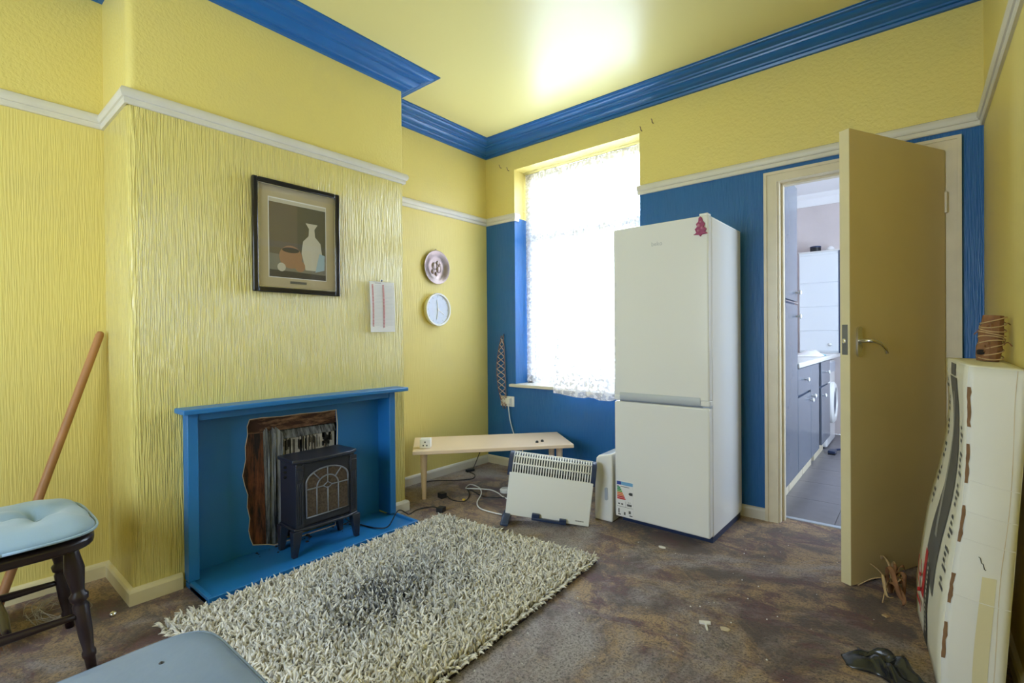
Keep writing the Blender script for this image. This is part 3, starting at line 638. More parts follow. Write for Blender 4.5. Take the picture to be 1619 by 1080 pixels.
cable('alcove_cable', [(-2.84, 3.05, .20), (-2.83, 2.97, .10), (-2.82, 2.90, .02), (-2.80, 2.83, Z), (-2.70, 2.79, Z), (-2.64, 2.70, Z), (-2.70, 2.60, Z), (-2.78, 2.53, Z), (-2.84, 2.47, Z), (-2.86, 2.42, Z)], .0035, M_black,
      'black flex trailing down behind the bench to a coupler', [('coupler', (-2.81, 2.85, 0), (.03, .075, .02), R(-12), M_black)])
cable('loose_lead', [(-2.47, 2.275, .015), (-2.40, 2.26, Z), (-2.32, 2.285, Z), (-2.345, 2.36, Z), (-2.42, 2.44, Z), (-2.49, 2.49, .012), (-2.38, 2.455, .014), (-2.27, 2.44, Z), (-2.17, 2.50, Z), (-2.05, 2.56, Z)], .0035, M_black,
      'loose black lead with plug curled beside the bench leg', [('plug', (-2.50, 2.262, 0), (.045, .05, .035), R(80), M_black), ('yellow_tag', (-2.33, 2.30, .006), (.02, .014, .012), R(20), mat('yellow_tag', (0.75, 0.50, 0.05), .6))])
cable('heater_cable', [(-1.96, 2.26, Z), (-2.06, 2.25, Z), (-2.15, 2.262, Z), (-2.235, 2.33, Z), (-2.285, 2.42, .022), (-2.36, 2.50, .02), (-2.46, 2.575, Z), (-2.545, 2.585, Z), (-2.51, 2.50, Z), (-2.42, 2.475, .026), (-2.36, 2.53, .02), (-2.33, 2.58, Z), (-2.25, 2.56, Z), (-2.17, 2.52, Z), (-2.08, 2.50, Z)], .0042, M_wplastic,
      'white flex looping on the carpet beside the heater')
tag(MB().turn((-2.24, 2.62, 0), (-2.24, 2.62, .03), [(0, .034), (.6, .038), (1, .026)], 20).build('round_dimmer', M_wplastic, auto=40), 'round white inline switch lying on the carpet by the heater', 'switch')
cable('socket_cable', [(-2.645, YB-.035, .555), (-2.64, YB-.036, .50), (-2.63, YB-.03, .40), (-2.60, YB-.02, .29), (-2.55, YB-.02, .22), (-2.49, YB-.03, .14), (-2.45, YB-.06, .08), (-2.42, YB-.10, .02), (-2.38, YB-.2, Z)], .004, M_wplastic,
      'white flex hanging from the wall socket down behind the bench', [('plug', (-2.645, YB-.03, .535), (.045, .035, .045), 0, M_wplastic)])

# ------------------------------------------------------------------ wall socket and lattice
so = thing('wall_socket', 'white double wall socket on the blue wall beneath the window sill', 'socket', (-2.676, YB, .552))
MB().box(-.073, .073, -.011, .001, -.043, .043).build('plate', M_wplastic, so, bevel=.003)
for x in (-.035, .035): 
    MB().box(x-.008, x+.008, -.016, -.009, .016, .034).build('switch', M_wplastic, so, bevel=.002)
la = thing('hanging_lattice', 'slim dark wooden lattice strip hanging over the wall socket', 'decoration', (-2.70, YB-.028, .49))
def lw(t): return .012+.034*math.sin(math.pi*min(1, t*1.05))**.8 if t < .95 else .012
LH = .62
def lx(t): return .030*(1-2*t)*.3-.028*math.sin(math.pi*t)
for s in (-1, 1): MB().tube([(lx(t)+s*lw(t), 0, t*LH) for t in [k/14 for k in range(15)]], .0042, 6, 3).build('rail', M_lat, la, smooth=True)
for k in range(11):
    t0, t1 = .03+k*.085, .03+(k+1)*.085
    if t1 > .97: break
    for s in (-1, 1): MB().tube([(lx(t0)-s*lw(t0), s*.003, t0*LH), (lx(t1)+s*lw(t1), s*.003, t1*LH)], .0036, 6, 1).build('slat', M_latl, la)
MB().tube([(lx(.97), 0, .97*LH), (lx(1)+.004, .012, LH+.012), (lx(1), .027, LH+.01)], .003, 6, 3).build('hook', M_zinc, la)

# ------------------------------------------------------------------ bench, with things on it
bang = math.atan2(.755, .656)
be = thing('low_bench', 'long low birch bench set across the alcove corner', 'bench', (-2.345, 2.595, 0), bang)
MB().box(-.545, .545, -.235, .225, .330, .355).build('bench_top', M_birch, be, bevel=.004)
for x in (-.475, .475):
    for y in (-.105, .125):
        MB().turn((x, y, 0), (x, y, .331), [(0, .014), (.94, .024), (.94, .034), (1, .034)], 18).build('leg', M_birch, be, auto=40)
cu = thing('socket_cube', 'small white socket cube on the low birch bench', 'adaptor', (-2.552, 2.165, .3552), R(42))
MB().box(-.036, .036, -.036, .036, 0, .062).build('body', M_wplastic, cu, bevel=.006, seg=3)
for x, z in ((-.012, .020), (.012, .020), (0, .042)): MB().box(x-.004, x+.004, -.0368, -.0355, z-.004, z+.005).build('pin_hole', M_dark, cu)
for (x, y, lb_) in ((-2.045, 2.742, 'black rubber stud nearer the long front edge of the bench'), (-2.035, 2.79, 'black rubber stud further in on the bench top')):
    tag(MB().turn((0, 0, 0), (0, 0, .014), [(0, .011), (.5, .011), (1, .006)], 14).build('rubber_stud', M_black, auto=40), lb_, 'stud', 'studs on the bench').location = (x, y, .3552)

# ------------------------------------------------------------------ convector heater (tilted in its own plane, one foot on)
he = thing('convector_heater', 'white convector heater with grille leaning lopsided on the carpet', 'heater', (-1.443, 2.431, .001), rot=(0, R(6.6), R(32.1)))
W0, W1 = -.505, .0
MB().box(W0+.012, W1-.004, 0, .012, .0, .252).build('front_panel', M_wplastic, he, bevel=.004)
MB().box(W0+.014, W1-.006, .012, .085, .015, .27).build('body', M_dark, he)
MB().box(W0+.012, W1-.004, .085, .095, .0, .30).build('rear_panel', M_wplastic, he, bevel=.003)
prof = [(.006, .240), (.004, .275), (.008, .300), (.018, .325), (.034, .345), (.055, .356), (.078, .358), (.095, .350)]
def along(t):
    i = min(int(t*(len(prof)-1)), len(prof)-2); u = t*(len(prof)-1)-i
    return prof[i][0]*(1-u)+prof[i+1][0]*u, prof[i][1]*(1-u)+prof[i+1][1]*u
g = MB(); N = 30
for k in range(N+1):
    x = W0+.028+(W1-W0-.052)*k/N
    P = [(x, *along(j/14)) for j in range(15)]
    for j in range(14):
        a, c = P[j], P[j+1]
        g.add([(x-.0034, a[1], a[2]), (x+.0034, a[1], a[2]), (x+.0034, c[1], c[2]), (x-.0034, c[1], c[2]), (x-.0034, a[1]+.006, a[2]-.003), (x+.0034, a[1]+.006, a[2]-.003), (x+.0034, c[1]+.006, c[2]-.003), (x-.0034, c[1]+.006, c[2]-.003)],
              [(0, 1, 2, 3), (0, 4, 5, 1), (3, 2, 6, 7), (1, 5, 6, 2), (0, 3, 7, 4)])
g.build('grille', M_wplastic, he)
g = MB()
for t in (0.02, .30, .55, .80, 1.0):
    y, z = along(t); g.cyl((W0+.022, y+.001, z), (W1-.018, y+.001, z), .0048, n=8)
g.build('grille_rail', M_wplastic, he, smooth=True)
MB().prism([(y+.012, z-.008) for y, z in prof]+[(.09, .23), (.02, .23)], lambda y, z: (W0+.02, y, z), lambda y, z: (W1-.02, y, z)).build('heating_chamber', mat('dark_grey_metal', (0.12, 0.14, 0.17), .5), he)  # chamber behind the grille bars in one dark grey
for x0, x1 in ((W0+.0, W0+.026), (W1-.022, W1+.006)):
    MB().prism([(y-.004, z+.003) for y, z in prof]+[(.10, .24), (.0, .232)], lambda y, z: (x0, y, z), lambda y, z: (x1, y, z)).build('end_cap', M_navy, he, bevel=.003)
ft = MB(); ft.prism([(-.10, -.018), (.13, -.018), (.13, -.004), (.06, .022), (-.03, .022), (-.10, -.004)], lambda y, z: (W0+.0, y, z), lambda y, z: (W0+.045, y, z)); o = ft.build('foot', M_navy, he, bevel=.004); o.location.z = -.020+.006; 
mf = MB(); mf.box(-.335, -.135, -.022, -.002, -.034+.03, .012+.0); mf.box(-.335, -.29, -.022, 0, .01, .034); mf.box(-.175, -.135, -.022, 0, .01, .026); mf.build('loose_foot', M_navy, he, bevel=.003)
mk = MB()
for k in range(9): mk.box(-.085+k*.0055, -.085+k*.0055+.004, -.0006, .0005, .022, .027)
mk.build('lettering', M_pblack, he)

# ------------------------------------------------------------------ small white appliance beside the fridge
ap = thing('slim_appliance', 'slim white appliance standing between the heater and the fridge', 'appliance', (-1.432, 2.60, 0), R(2))
pb = [(-.060, 0), (.058, 0), (.058, .405), (-.030, .385), (-.045, .37), (-.054, .30)]
MB().prism(pb, lambda x, z: (x, -.03, z), lambda x, z: (x, .26, z)).build('body', M_white, ap, bevel=.01, seg=3)
MB().prism([(.022+.010*math.cos(a), .165+(.028 if math.sin(a) > 0 else -.028)+.01*math.sin(a)) for a in [R(20*k) for k in range(18)]], lambda x, z: (x, -.036, z), lambda x, z: (x, -.02, z)).build('handle_slot', M_grey, ap)

# ------------------------------------------------------------------ fridge freezer
fg = thing('fridge_freezer', 'tall white fridge freezer standing in front of the window', 'fridge', (-1.081, 2.862, 0), R(-1.2))
fwid, d0 = .272, -.285
MB().box(-fwid+.004, fwid-.004, d0+.062, .285, .035, 1.712).build('body', M_white, fg, bevel=.006)
MB().box(-fwid+.004, fwid-.004, d0+.060, .285, 1.708, 1.717).build('top_cover', M_wplastic, fg, bevel=.003)
MB().box(-fwid+.01, fwid-.01, d0+.075, .27, .0, .04).build('plinth', M_navy, fg)
MB().box(-fwid+.008, fwid-.008, d0+.050, d0+.064, .05, 1.70).build('door_gasket', M_grey, fg)
du = MB().box(-fwid, fwid, d0, d0+.052, .752, 1.714).build('fridge_door', M_white, fg, bevel=.008, seg=3)
MB().box(-fwid, fwid, d0+.018, d0+.052, .728, .754).build('grip_recess', M_wplastic, du, bevel=.002)
MB().prism([(0.0, .772), (-.004, .766), (-.004, .740), (.004, .728), (.020, .726), (.020, .772)], lambda y, z: (-fwid+.035, d0+y, z), lambda y, z: (fwid-.045, d0+y, z)).build('handle', mat('matt_silver_plastic', (0.50, 0.54, 0.60), .35), du, bevel=.0015)
MB().box(-fwid, -fwid+.035, d0, d0+.03, .728, .754).build('grip_end', M_white, du, bevel=.003); MB().box(fwid-.045, fwid, d0, d0+.03, .728, .754).build('grip_end', M_white, du, bevel=.003)
dl = MB().box(-fwid, fwid, d0, d0+.052, .045, .718).build('freezer_door', M_white, fg, bevel=.008, seg=3)
MB().box(fwid-.05, fwid-.005, d0+.01, d0+.06, 1.714, 1.728).build('hinge_cover', M_wplastic, fg, bevel=.004)
MB().box(fwid-.04, fwid-.0, d0+.015, d0+.05, .716, .730).build('hinge', M_grey, fg, bevel=.002)
for x in (-.22, .22): MB().cyl((x, d0+.10, 0), (x, d0+.10, .03), .018, n=12).build('foot', M_black, fg)
text_mesh('badge', 'beko', .032, mat('badge_grey', (0.50, 0.52, 0.55), .3), du, basis((-.005, d0-.0008, 1.60), (1, 0, 0), (0, 0, 1), (0, -1, 0)), bold=.0004)
lb = MB().box(-.262, -.155, d0-.0014, d0-.0004, .050, .258).build('energy_label', M_paper, dl)
def bar(nm, x0, x1, z0, z1, mt, arrow=0):
    q = MB(); poly = [(x0, z0), (x1, z0)] + ([(x1+arrow, (z0+z1)/2)] if arrow else []) + [(x1, z1), (x0, z1)] if arrow >= 0 else [(x0, z0), (x1, z0), (x1, z1), (x0, z1), (x0+arrow, (z0+z1)/2)]
    q.prism(poly, lambda x, z: (x, d0-.0022, z), lambda x, z: (x, d0-.0013, z)); return q.build(nm, mt, lb)
bar('banner', -.259, -.232, .233, .252, MATS['label_royal']); bar('banner', -.232, -.158, .233, .252, MATS['label_sky'])
for k, cn in enumerate(('green', 'green', 'lime', 'orange', 'orange', 'red', 'red')): bar('rating_bar', -.257, -.240+k*.0055, .212-k*.0105, .2205-k*.0105, MATS['label_'+cn], .005)
bar('rating_arrow', -.178, -.160, .180, .196, M_pblack, -.008)
for (x0, x1, z0, z1) in ((-.257, -.247, .222, .226), (-.236, -.180, .222, .225), (-.252, -.240, .118, .126), (-.232, -.220, .118, .126), (-.195, -.166, .116, .128), (-.257, -.160, .106, .1075), (-.203, -.2015, .106, .14), (-.25, -.243, .068, .094), (-.215, -.205, .062, .078), (-.185, -.172, .074, .090), (-.18, -.162, .06, .066), (-.252, -.235, .058, .064)):
    bar('print_mark', x0, x1, z0, z1, MATS['dark_grey_print'])
text_mesh('label_figures', '217', .012, M_pblack, lb, basis((-.181, d0-.0026, .136), (1, 0, 0), (0, 0, 1), (0, -1, 0)))
mg = thing('fridge_magnet', 'small magenta bell shaped magnet on the fridge door top corner', 'magnet', (-.853, 2.5685, 1.606), R(-1.2))
poly = [(-.036, .012), (-.020, .022), (-.028, .040), (-.016, .052), (-.022, .066), (-.010, .078), (-.008, .096), (0, .104), (.008, .096), (.012, .080), (.024, .064), (.018, .050), (.032, .036), (.024, .024), (.038, .012), (.008, .010), (0, 0), (-.008, .010)]
MB().prism(poly, lambda x, z: (x, -.006, z), lambda x, z: (x, .002, z)).build('body', M_pink, mg, bevel=.0015)
for (x, z, r) in ((-.008, .056, .010), (.010, .042, .009), (-.010, .030, .008), (.002, .074, .007)): MB().turn((x, -.005, z), (x, -.009, z), [(0, r), (1, r*.5)], 10).build('boss', mat('pale_pink_enamel', (0.48, 0.16, 0.26), .3) if 'pale_pink_enamel' not in MATS else MATS['pale_pink_enamel'], mg)

# ------------------------------------------------------------------ framed picture on the chimney breast
pc = thing('framed_picture', 'dark framed print with buff mount on the chimney breast', 'picture', (XB+.004, 1.263, 1.613))
pw, ph = .232, .283; pf = .026
f = MB()
for a in ((-pw, -pw+pf, -ph, ph), (pw-pf, pw, -ph, ph), (-pw+pf, pw-pf, -ph, -ph+pf), (-pw+pf, pw-pf, ph-pf, ph)): f.box(0, .024, a[0], a[1], a[2], a[3])
f.build('frame', M_frame, pc, bevel=.006, seg=3)
f = MB(); q = pf-.002
for a in ((-pw+q, -pw+q+.006, -ph+q, ph-q), (pw-q-.006, pw-q, -ph+q, ph-q), (-pw+q, pw-q, -ph+q, -ph+q+.006), (-pw+q, pw-q, ph-q-.006, ph-q)): f.box(.004, .019, a[0], a[1], a[2], a[3])
f.build('slip', M_silver, pc)
MB().box(.003, .008, -pw+.02, pw-.02, -ph+.02, ph-.02).build('mount', M_mount, pc)
iy0, iy1, iz0, iz1 = -.150, .153, -.202, .193
MB().box(.0075, .0088, iy0-.004, iy1+.004, iz0-.004, iz1+.006).build('mount_bevel', M_paper, pc)
# plain generic still life in the print's colours
pm = [flat('print_olive', (0.085, 0.078, 0.052)), flat('print_brown', (0.13, 0.10, 0.07)), flat('print_cream', (0.56, 0.52, 0.42)), flat('print_tan', (0.36, 0.19, 0.10)), flat('print_blue', (0.33, 0.46, 0.55)), flat('print_dark', (0.035, 0.03, 0.028)), flat('print_grey', (0.20, 0.19, 0.16))]
pr = MB()
def shape(i, poly, lay):
    pr.cur = i; pr.prism([(iy0+(iy1-iy0)*u, iz0+(iz1-iz0)*v) for u, v in poly], lambda y, z: (.0086, y, z), lambda y, z: (.0090+lay*.0003, y, z))
def ell(cx, cy_, rx, ry, n=20): return [(cx+rx*math.cos(2*math.pi*k/n), cy_+ry*math.sin(2*math.pi*k/n)) for k in range(n)]
shape(0, [(0, 0), (1, 0), (1, .955), (0, .955)], 0); shape(2, [(0, .957), (1, .957), (1, 1), (0, 1)], 0)
shape(1, [(.0, .30), (.48, .30), (.48, .955), (0, .955)], 1); shape(6, [(0, 0), (1, 0), (1, .26), (0, .30)], 2)
shape(5, [(.0, .0), (1, .0), (1, .07), (0, .09)], 3)
shape(2, [(.62, .12), (.86, .12), (.93, .34), (.90, .50), (.80, .58), (.79, .68), (.85, .75), (.63, .75), (.69, .68), (.68, .58), (.58, .50), (.55, .34)], 4)
shape(3, ell(.36, .27, .20, .15), 4); shape(5, ell(.36, .36, .15, .035), 5); shape(3, ell(.52, .16, .09, .075), 6); shape(2, ell(.20, .13, .07, .055), 6)
shape(4, [(.80, .10), (.97, .14), (.98, .34), (.88, .36), (.84, .24)], 6)
pr.build('print', pm, pc)
MB().box(.0085, .0115, -.045, .042, -.232, -.220).build('title_plaque', M_pgrey, pc)
MB().box(.0195, .0205, -pw+.022, pw-.022, -ph+.022, ph-.022).build('glass', M_glass, pc)

# calendar sheet
ca = thing('calendar_sheet', 'narrow white calendar sheet with red columns pinned beside the picture', 'calendar', (XB+.002, 1.787, 1.285), rot=(R(1), 0, 0))
cs = MB(); n_c = 8
for k in range(n_c+1):
    z = -.152+.304*k/n_c; bow = .006*math.sin(math.pi*k/n_c)+(.004 if k == 0 else 0)
    cs.v += [(.003+bow, -.088, z), (.003+bow*.6, 0, z), (.003+bow, .088, z)]
for k in range(n_c): cs.f += [(3*k, 3*k+1, 3*k+4, 3*k+3), (3*k+1, 3*k+2, 3*k+5, 3*k+4)]
cs.mi = [0]*len(cs.f); o = cs.build('sheet', M_paper, ca); s_ = o.modifiers.new('thick', 'SOLIDIFY'); s_.thickness = .0025; s_.offset = -1
def bowx(z, y=0): t = (z+.152)/.304; return .003+.006*math.sin(math.pi*t)+.0016+.0012
rc = MB(); rl = MB()
for k in range(31):
    z = -.128+k*.0085
    for y in (-.074, .002): rc.box(bowx(z)-.002, bowx(z), y, y+.011, z, z+.0062)
    for y in (-.058, .018): rl.box(bowx(z)-.002, bowx(z)-.0004, y, y+.058, z, z+.0009)
rc.build('date_column', mat('faded_red_print', (0.55, 0.20, 0.22), .6), ca); rl.build('ruled_lines', mat('pale_grey_rule', (0.50, 0.50, 0.55), .6), ca)
rl = MB(); 
for k in range(8): rl.box(bowx(-.143)-.002, bowx(-.143), .040+k*.005, .0435+k*.005, -.145, -.140)
for k in range(7): rl.box(bowx(.144)-.002, bowx(.144), -.05+k*.006, -.046+k*.006, .141, .144)
rl.build('lettering', M_pgrey, ca); MB().turn((.002, -.004, .158), (.014, -.004, .158), [(0, .003), (.6, .006), (1, .005)], 10).build('pin', M_zinc, ca)

# plate and clock
pt = thing('embossed_plate', 'round embossed bronze plate hung over the white clock', 'plate', (XD+.002, 2.582, 1.648))
MB().turn((0, 0, 0), (.022, 0, 0), [(0, .07), (.1, .09), (.75, .126), (.95, .132), (1, .130), (.9, .124), (.62, .092), (.40, .086), (.32, .06), (.34, .03), (.3, .001)], 40).build('dish', M_pewter, pt, smooth=True)
rl = MB()
for (y, z, r) in ((-.02, .01, .030), (.025, -.015, .028), (.015, .035, .020), (-.035, -.035, .020), (.035, .02, .016), (0, -.05, .018)): rl.turn((.006, y, z), (.016, y, z), [(0, r), (.5, r*.8), (.85, r*.45), (1, r*.1)], 14)
rl.build('relief', M_pewter, pt, smooth=True); MB().tube([(.004, -.01, .130), (.004, 0, .145), (.004, .01, .130)], .0015, 6, 4).build('hanger', M_zinc, pt)
ck = thing('wall_clock', 'round white wall clock with pale blue face beneath the plate', 'clock', (XD+.001, 2.581, 1.317))
MB().turn((0, 0, 0), (.038, 0, 0), [(0, .122), (.85, .130), (1, .126), (.97, .116), (.66, .113), (.6, .112)], 48).build('case', M_wplastic, ck, auto=30)
MB().turn((.018, 0, 0), (.025, 0, 0), [(0, .113), (1, .113)], 40).build('face', M_clockface, ck)
tk = MB()
for k in range(12):
    a = R(30*k); Mx = Matrix.Rotation(a, 4, 'X'); tk.box(.0245, .0262, -.002, .002, .095, .107, Mx)
tk.build('hour_marks', M_grey, ck)
for a, l_, wd in ((R(8), .075, .0032), (R(-122), .072, .0025), (R(172), .080, .003)): MB().box(.028, .030, -wd, wd, -.012, l_, Matrix.Rotation(a, 4, 'X')).build('hand', M_wplastic, ck)
MB().cyl((.024, 0, 0), (.032, 0, 0), .007, n=14).build('boss', M_wplastic, ck)

# ------------------------------------------------------------------ shag rug (pile is real geometry)
rug = thing('shag_rug', 'cream shag pile rug with a dark sooty stain before the fireplace', 'rug', (-1.70, 1.32, 0))
RC = np.array([(-2.195, .565), (-1.13, .62), (-1.19, 2.07), (-2.20, 1.985)])
MB().hexa([(x+1.70, y-1.32, .001) for x, y in RC]+[(x+1.70, y-1.32, .010) for x, y in RC]).build('backing', M_darkwood, rug)
NT = 21000
u = rng.random(NT); v = rng.random(NT)
# jittered grid for an even cover
gx, gy = 108, 148; NT = gx*gy
ii, jj = np.meshgrid(np.arange(gx), np.arange(gy)); u = ((ii+rng.random(ii.shape))/gx).ravel(); v = ((jj+rng.random(ii.shape))/gy).ravel()
root = (RC[0]*((1-u)*(1-v))[:, None] + RC[1]*(u*(1-v))[:, None] + RC[2]*(u*v)[:, None] + RC[3]*((1-u)*v)[:, None]) - np.array((-1.70, 1.32))
ang = rng.random(NT)*2*np.pi; L = .032+.026*rng.random(NT); lean = .30+1.15*rng.random(NT)
edge = np.minimum.reduce([u, 1-u, v*1.35, (1-v)*1.35])
outw = np.where(np.minimum(u, 1-u) < np.minimum(v, 1-v)*1.35, np.where(u < .5, np.pi, 0.0), np.where(v < .5, -np.pi/2, np.pi/2)); eg = edge < .014
ang = np.where(eg, outw+(rng.random(NT)-.5)*1.2, ang); lean = np.where(eg, 1.0+.7*rng.random(NT), lean); L = np.where(eg, L*.8, L)
segs = 4; K = 3
pos = np.zeros((NT, segs+1, 3)); pos[:, 0, :2] = root; pos[:, 0, 2] = .006
for s in range(segs):
    th = lean*(s+.6)/segs*1.25
    st_ = L/segs; a2 = ang + (rng.random(NT)-.5)*.7*s
    pos[:, s+1] = pos[:, s] + np.stack([np.sin(th)*np.cos(a2)*st_, np.sin(th)*np.sin(a2)*st_, np.cos(th)*st_], 1)
rad = np.array([.0040, .0056, .0060, .0052, .0018])
side = np.stack([-np.sin(ang), np.cos(ang), np.zeros(NT)], 1); fwd = np.stack([np.cos(ang)*.6, np.sin(ang)*.6, np.full(NT, -.6)], 1)
thick = .8+.45*rng.random(NT)
verts = np.zeros((NT, segs+1, K, 3))
for k in range(K):
    a = 2*np.pi*k/K+.5
    verts[:, :, k] = pos + (side*math.cos(a)+fwd*math.sin(a))[:, None, :]*rad[None, :, None]*thick[:, None, None]
V = verts.reshape(-1, 3); base = (np.arange(NT)*(segs+1)*K)[:, None]; tris = []
loc = []
for s in range(segs):
    for k in range(K): loc.append((s*K+k, s*K+(k+1) % K, (s+1)*K+(k+1) % K, (s+1)*K+k))
loc = np.array(loc); F4 = (base[:, :, None] + loc[None]).reshape(-1, 4)
me = bpy.data.meshes.new('pile'); me.vertices.add(len(V)); me.vertices.foreach_set('co', V.ravel()); me.loops.add(F4.size); me.loops.foreach_set('vertex_index', F4.ravel().astype(np.int32))
me.polygons.add(len(F4)); me.polygons.foreach_set('loop_start', np.arange(0, F4.size, 4, dtype=np.int32)); me.polygons.foreach_set('loop_total', np.full(len(F4), 4, np.int32)); me.update(calc_edges=True)
me.polygons.foreach_set('use_smooth', [True]*len(F4))
# yarn colour: cream, with a trodden grey area and a sooty patch of its own shape
wx, wy_ = root[:, 0]-1.70, root[:, 1]+1.32
def blob(cx, cy_, rx, ry): return np.exp(-(((wx-cx)/rx)**2+((wy_-cy_)/ry)**2))
wob = .18*np.sin(wx*17+wy_*9)+.15*np.sin(wx*7-wy_*21+1)
soot = np.clip(blob(-1.68, 1.16, .21, .27)*1.0+.40*blob(-1.72, 1.55, .2, .25)+.3*blob(-1.95, 1.82, .15, .2)+.35*wob*blob(-1.68, 1.22, .3, .35), 0, 1)
grime = np.clip(.75*blob(-1.74, 1.28, .34, .46)+.3*wob, 0, 1)
cr = np.array((.86, .81, .71)); gr = np.array((.66, .66, .66)); sk = np.array((.045, .047, .055))
rnd = .60+.46*rng.random(NT)
col = cr[None]*(1-grime)[:, None]+gr[None]*grime[:, None]; pick = (rng.random(NT) < soot*.62).astype(float)*np.clip(.25+soot*.8, 0, 1)*rng.random(NT)**.4
col = (col*(1-pick)[:, None]+sk[None]*pick[:, None])*rnd[:, None]
C4 = np.ones((NT, (segs+1)*K, 4)); C4[:, :, :3] = col[:, None, :]
at = me.attributes.new('yarn', 'FLOAT_COLOR', 'POINT'); at.data.foreach_set('color', C4.ravel())
me.materials.append(M_shag); o = bpy.data.objects.new('pile', me); C.objects.link(o); o.parent = rug; o['kind'] = 'stuff'

# ------------------------------------------------------------------ chair with cushion
ch = thing('spindle_chair', 'dark wooden spindle chair with turned legs by the left alcove', 'chair', (-2.30, .12, 0))
def leg_prof(): return [(0, .013), (.10, .015), (.12, .019), (.15, .019), (.17, .015), (.30, .020), (.52, .022), (.545, .016), (.56, .024), (.60, .026), (.625, .017), (.65, .018), (.80, .027), (.93, .020), (1, .018)]
for (x0, y0, x1, y1) in ((.185, .232, .155, .185), (-.195, .232, -.155, .185), (.19, -.25, .15, -.19), (-.19, -.25, -.15, -.19)):
    MB().turn((x0, y0, 0), (x1, y1, .425), leg_prof(), 18).build('leg', M_darkwood, ch, smooth=True)
spf = [(0, .009), (.15, .011), (.5, .016), (.85, .011), (1, .009)]
for s in (1, -1): MB().turn((s*.176, .216, .19), (s*.176, -.23, .19), spf, 12).build('stretcher', M_darkwood, ch, smooth=True)
MB().turn((-.176, .04, .19), (.176, .04, .19), spf, 12).build('stretcher', M_darkwood, ch, smooth=True)
def se(n, a, b, e=4.5): return [(a*math.copysign(abs(math.cos(t))**(2/e), math.cos(t)), b*math.copysign(abs(math.sin(t))**(2/e), math.sin(t))) for t in [2*math.pi*k/n for k in range(n)]]
MB().prism(se(40, .245, .255), lambda x, y: (x, y, .418), lambda x, y: (x, y, .452)).build('seat', M_darkwood, ch, bevel=.010, seg=3)
for k in range(6): x = -.17+.068*k; MB().turn((x*.9, -.238, .45), (x, -.30, .86), [(0, .007), (.5, .010), (1, .006)], 10).build('spindle', M_darkwood, ch, smooth=True)
MB().tube([(-.21, -.29, .86), (-.1, -.31, .875), (.1, -.31, .875), (.21, -.29, .86)], .022, 10).build('top_rail', M_darkwood, ch, smooth=True)
cq = MB(); ns, nr = 72, 22; ol = se(ns, 1, 1, 4.2)
def chz(r, x, y):
    h = .050*(1-r**3.4)**.62 if r < 1 else 0
    for (tx, ty) in ((.0, .108), (.0, -.108)): 
        d = math.hypot(x-tx, y-ty); h -= .050*math.exp(-(d/.046)**2); a = math.atan2(y-ty, x-tx); h -= .022*math.exp(-(d/.15)**2)*(0.5+.5*math.cos(5*a+1))**2
    h += .0045*math.sin(44*x+11*y)*r**4*(1-r**8)+.004*math.sin(57*y-13*x)*r**4*(1-r**8)
    return h
cq.v.append((0, 0, chz(0, 0, 0)+.022))
for j in range(1, nr+1):
    r = j/nr
    for (a, c) in ol: x, y = a*.262*r, c*.236*r; cq.v.append((x, y, .022+max(-.012, chz(r, x, y))))
nb = len(cq.v)
for j in range(1, nr+1):
    r = 1-j/nr*.97
    for (a, c) in ol: x, y = a*.262*r, c*.236*r; cq.v.append((x, y, .022-.022*(1-r**5)**.7))
for k in range(ns): cq.f.append((0, 1+k, 1+(k+1) % ns))
for j in range(2*nr-1):
    for k in range(ns): cq.f.append((1+j*ns+k, 1+(j+1)*ns+k, 1+(j+1)*ns+(k+1) % ns, 1+j*ns+(k+1) % ns))
cq.f.append(tuple(1+(2*nr-1)*ns+k for k in range(ns))); cq.mi = [0]*len(cq.f)
cs_ = thing('seat_cushion', 'pale blue buttoned cushion on the dark chair', 'cushion', (-2.295, .142, .453))
cq.build('pad', M_cushion, cs_, smooth=True)
MB().tube([(a*.264, c*.238, .022) for a, c in ol]+[(ol[0][0]*.264, ol[0][1]*.238, .022)], .0045, 8, 1).build('piping', M_cushion, cs_, smooth=True)
for y in (.108, -.108): MB().turn((0, y, .022), (0, y, .034), [(0, .010), (.6, .011), (1, .005)], 12).build('button', M_cushion, cs_, smooth=True)

# ------------------------------------------------------------------ broom leaning in the left alcove
bm = thing('broom', 'old broom with brown wooden handle leaning in the left alcove', 'broom', (-2.66, .20, 0))
MB().turn((.015, -.035, .075), (-.213, .325, 1.135), [(0, .0155), (.5, .0155), (.985, .0155), (.997, .012), (1, .005)], 14).build('handle', M_handlewood, bm, auto=50)
MB().box(-.11, .24, -.075, -.012, .055, .088).build('head', M_darkwood, bm, bevel=.01, seg=3)
q = MB()
for k in range(420):
    x = -.105+.34*random.random(); y = -.07+.055*random.random(); dx = .04*(random.random()-.5); dy = .05*(random.random()-.5)
    q.add([(x-.0012, y, .058), (x+.0012, y, .058), (x+dx, y+dy, .001+.006*random.random()), (x, y+.0015, .058)], [(0, 1, 2), (1, 3, 2), (3, 0, 2)])
tag(q.build('bristles', M_raffia, bm), kind='stuff')
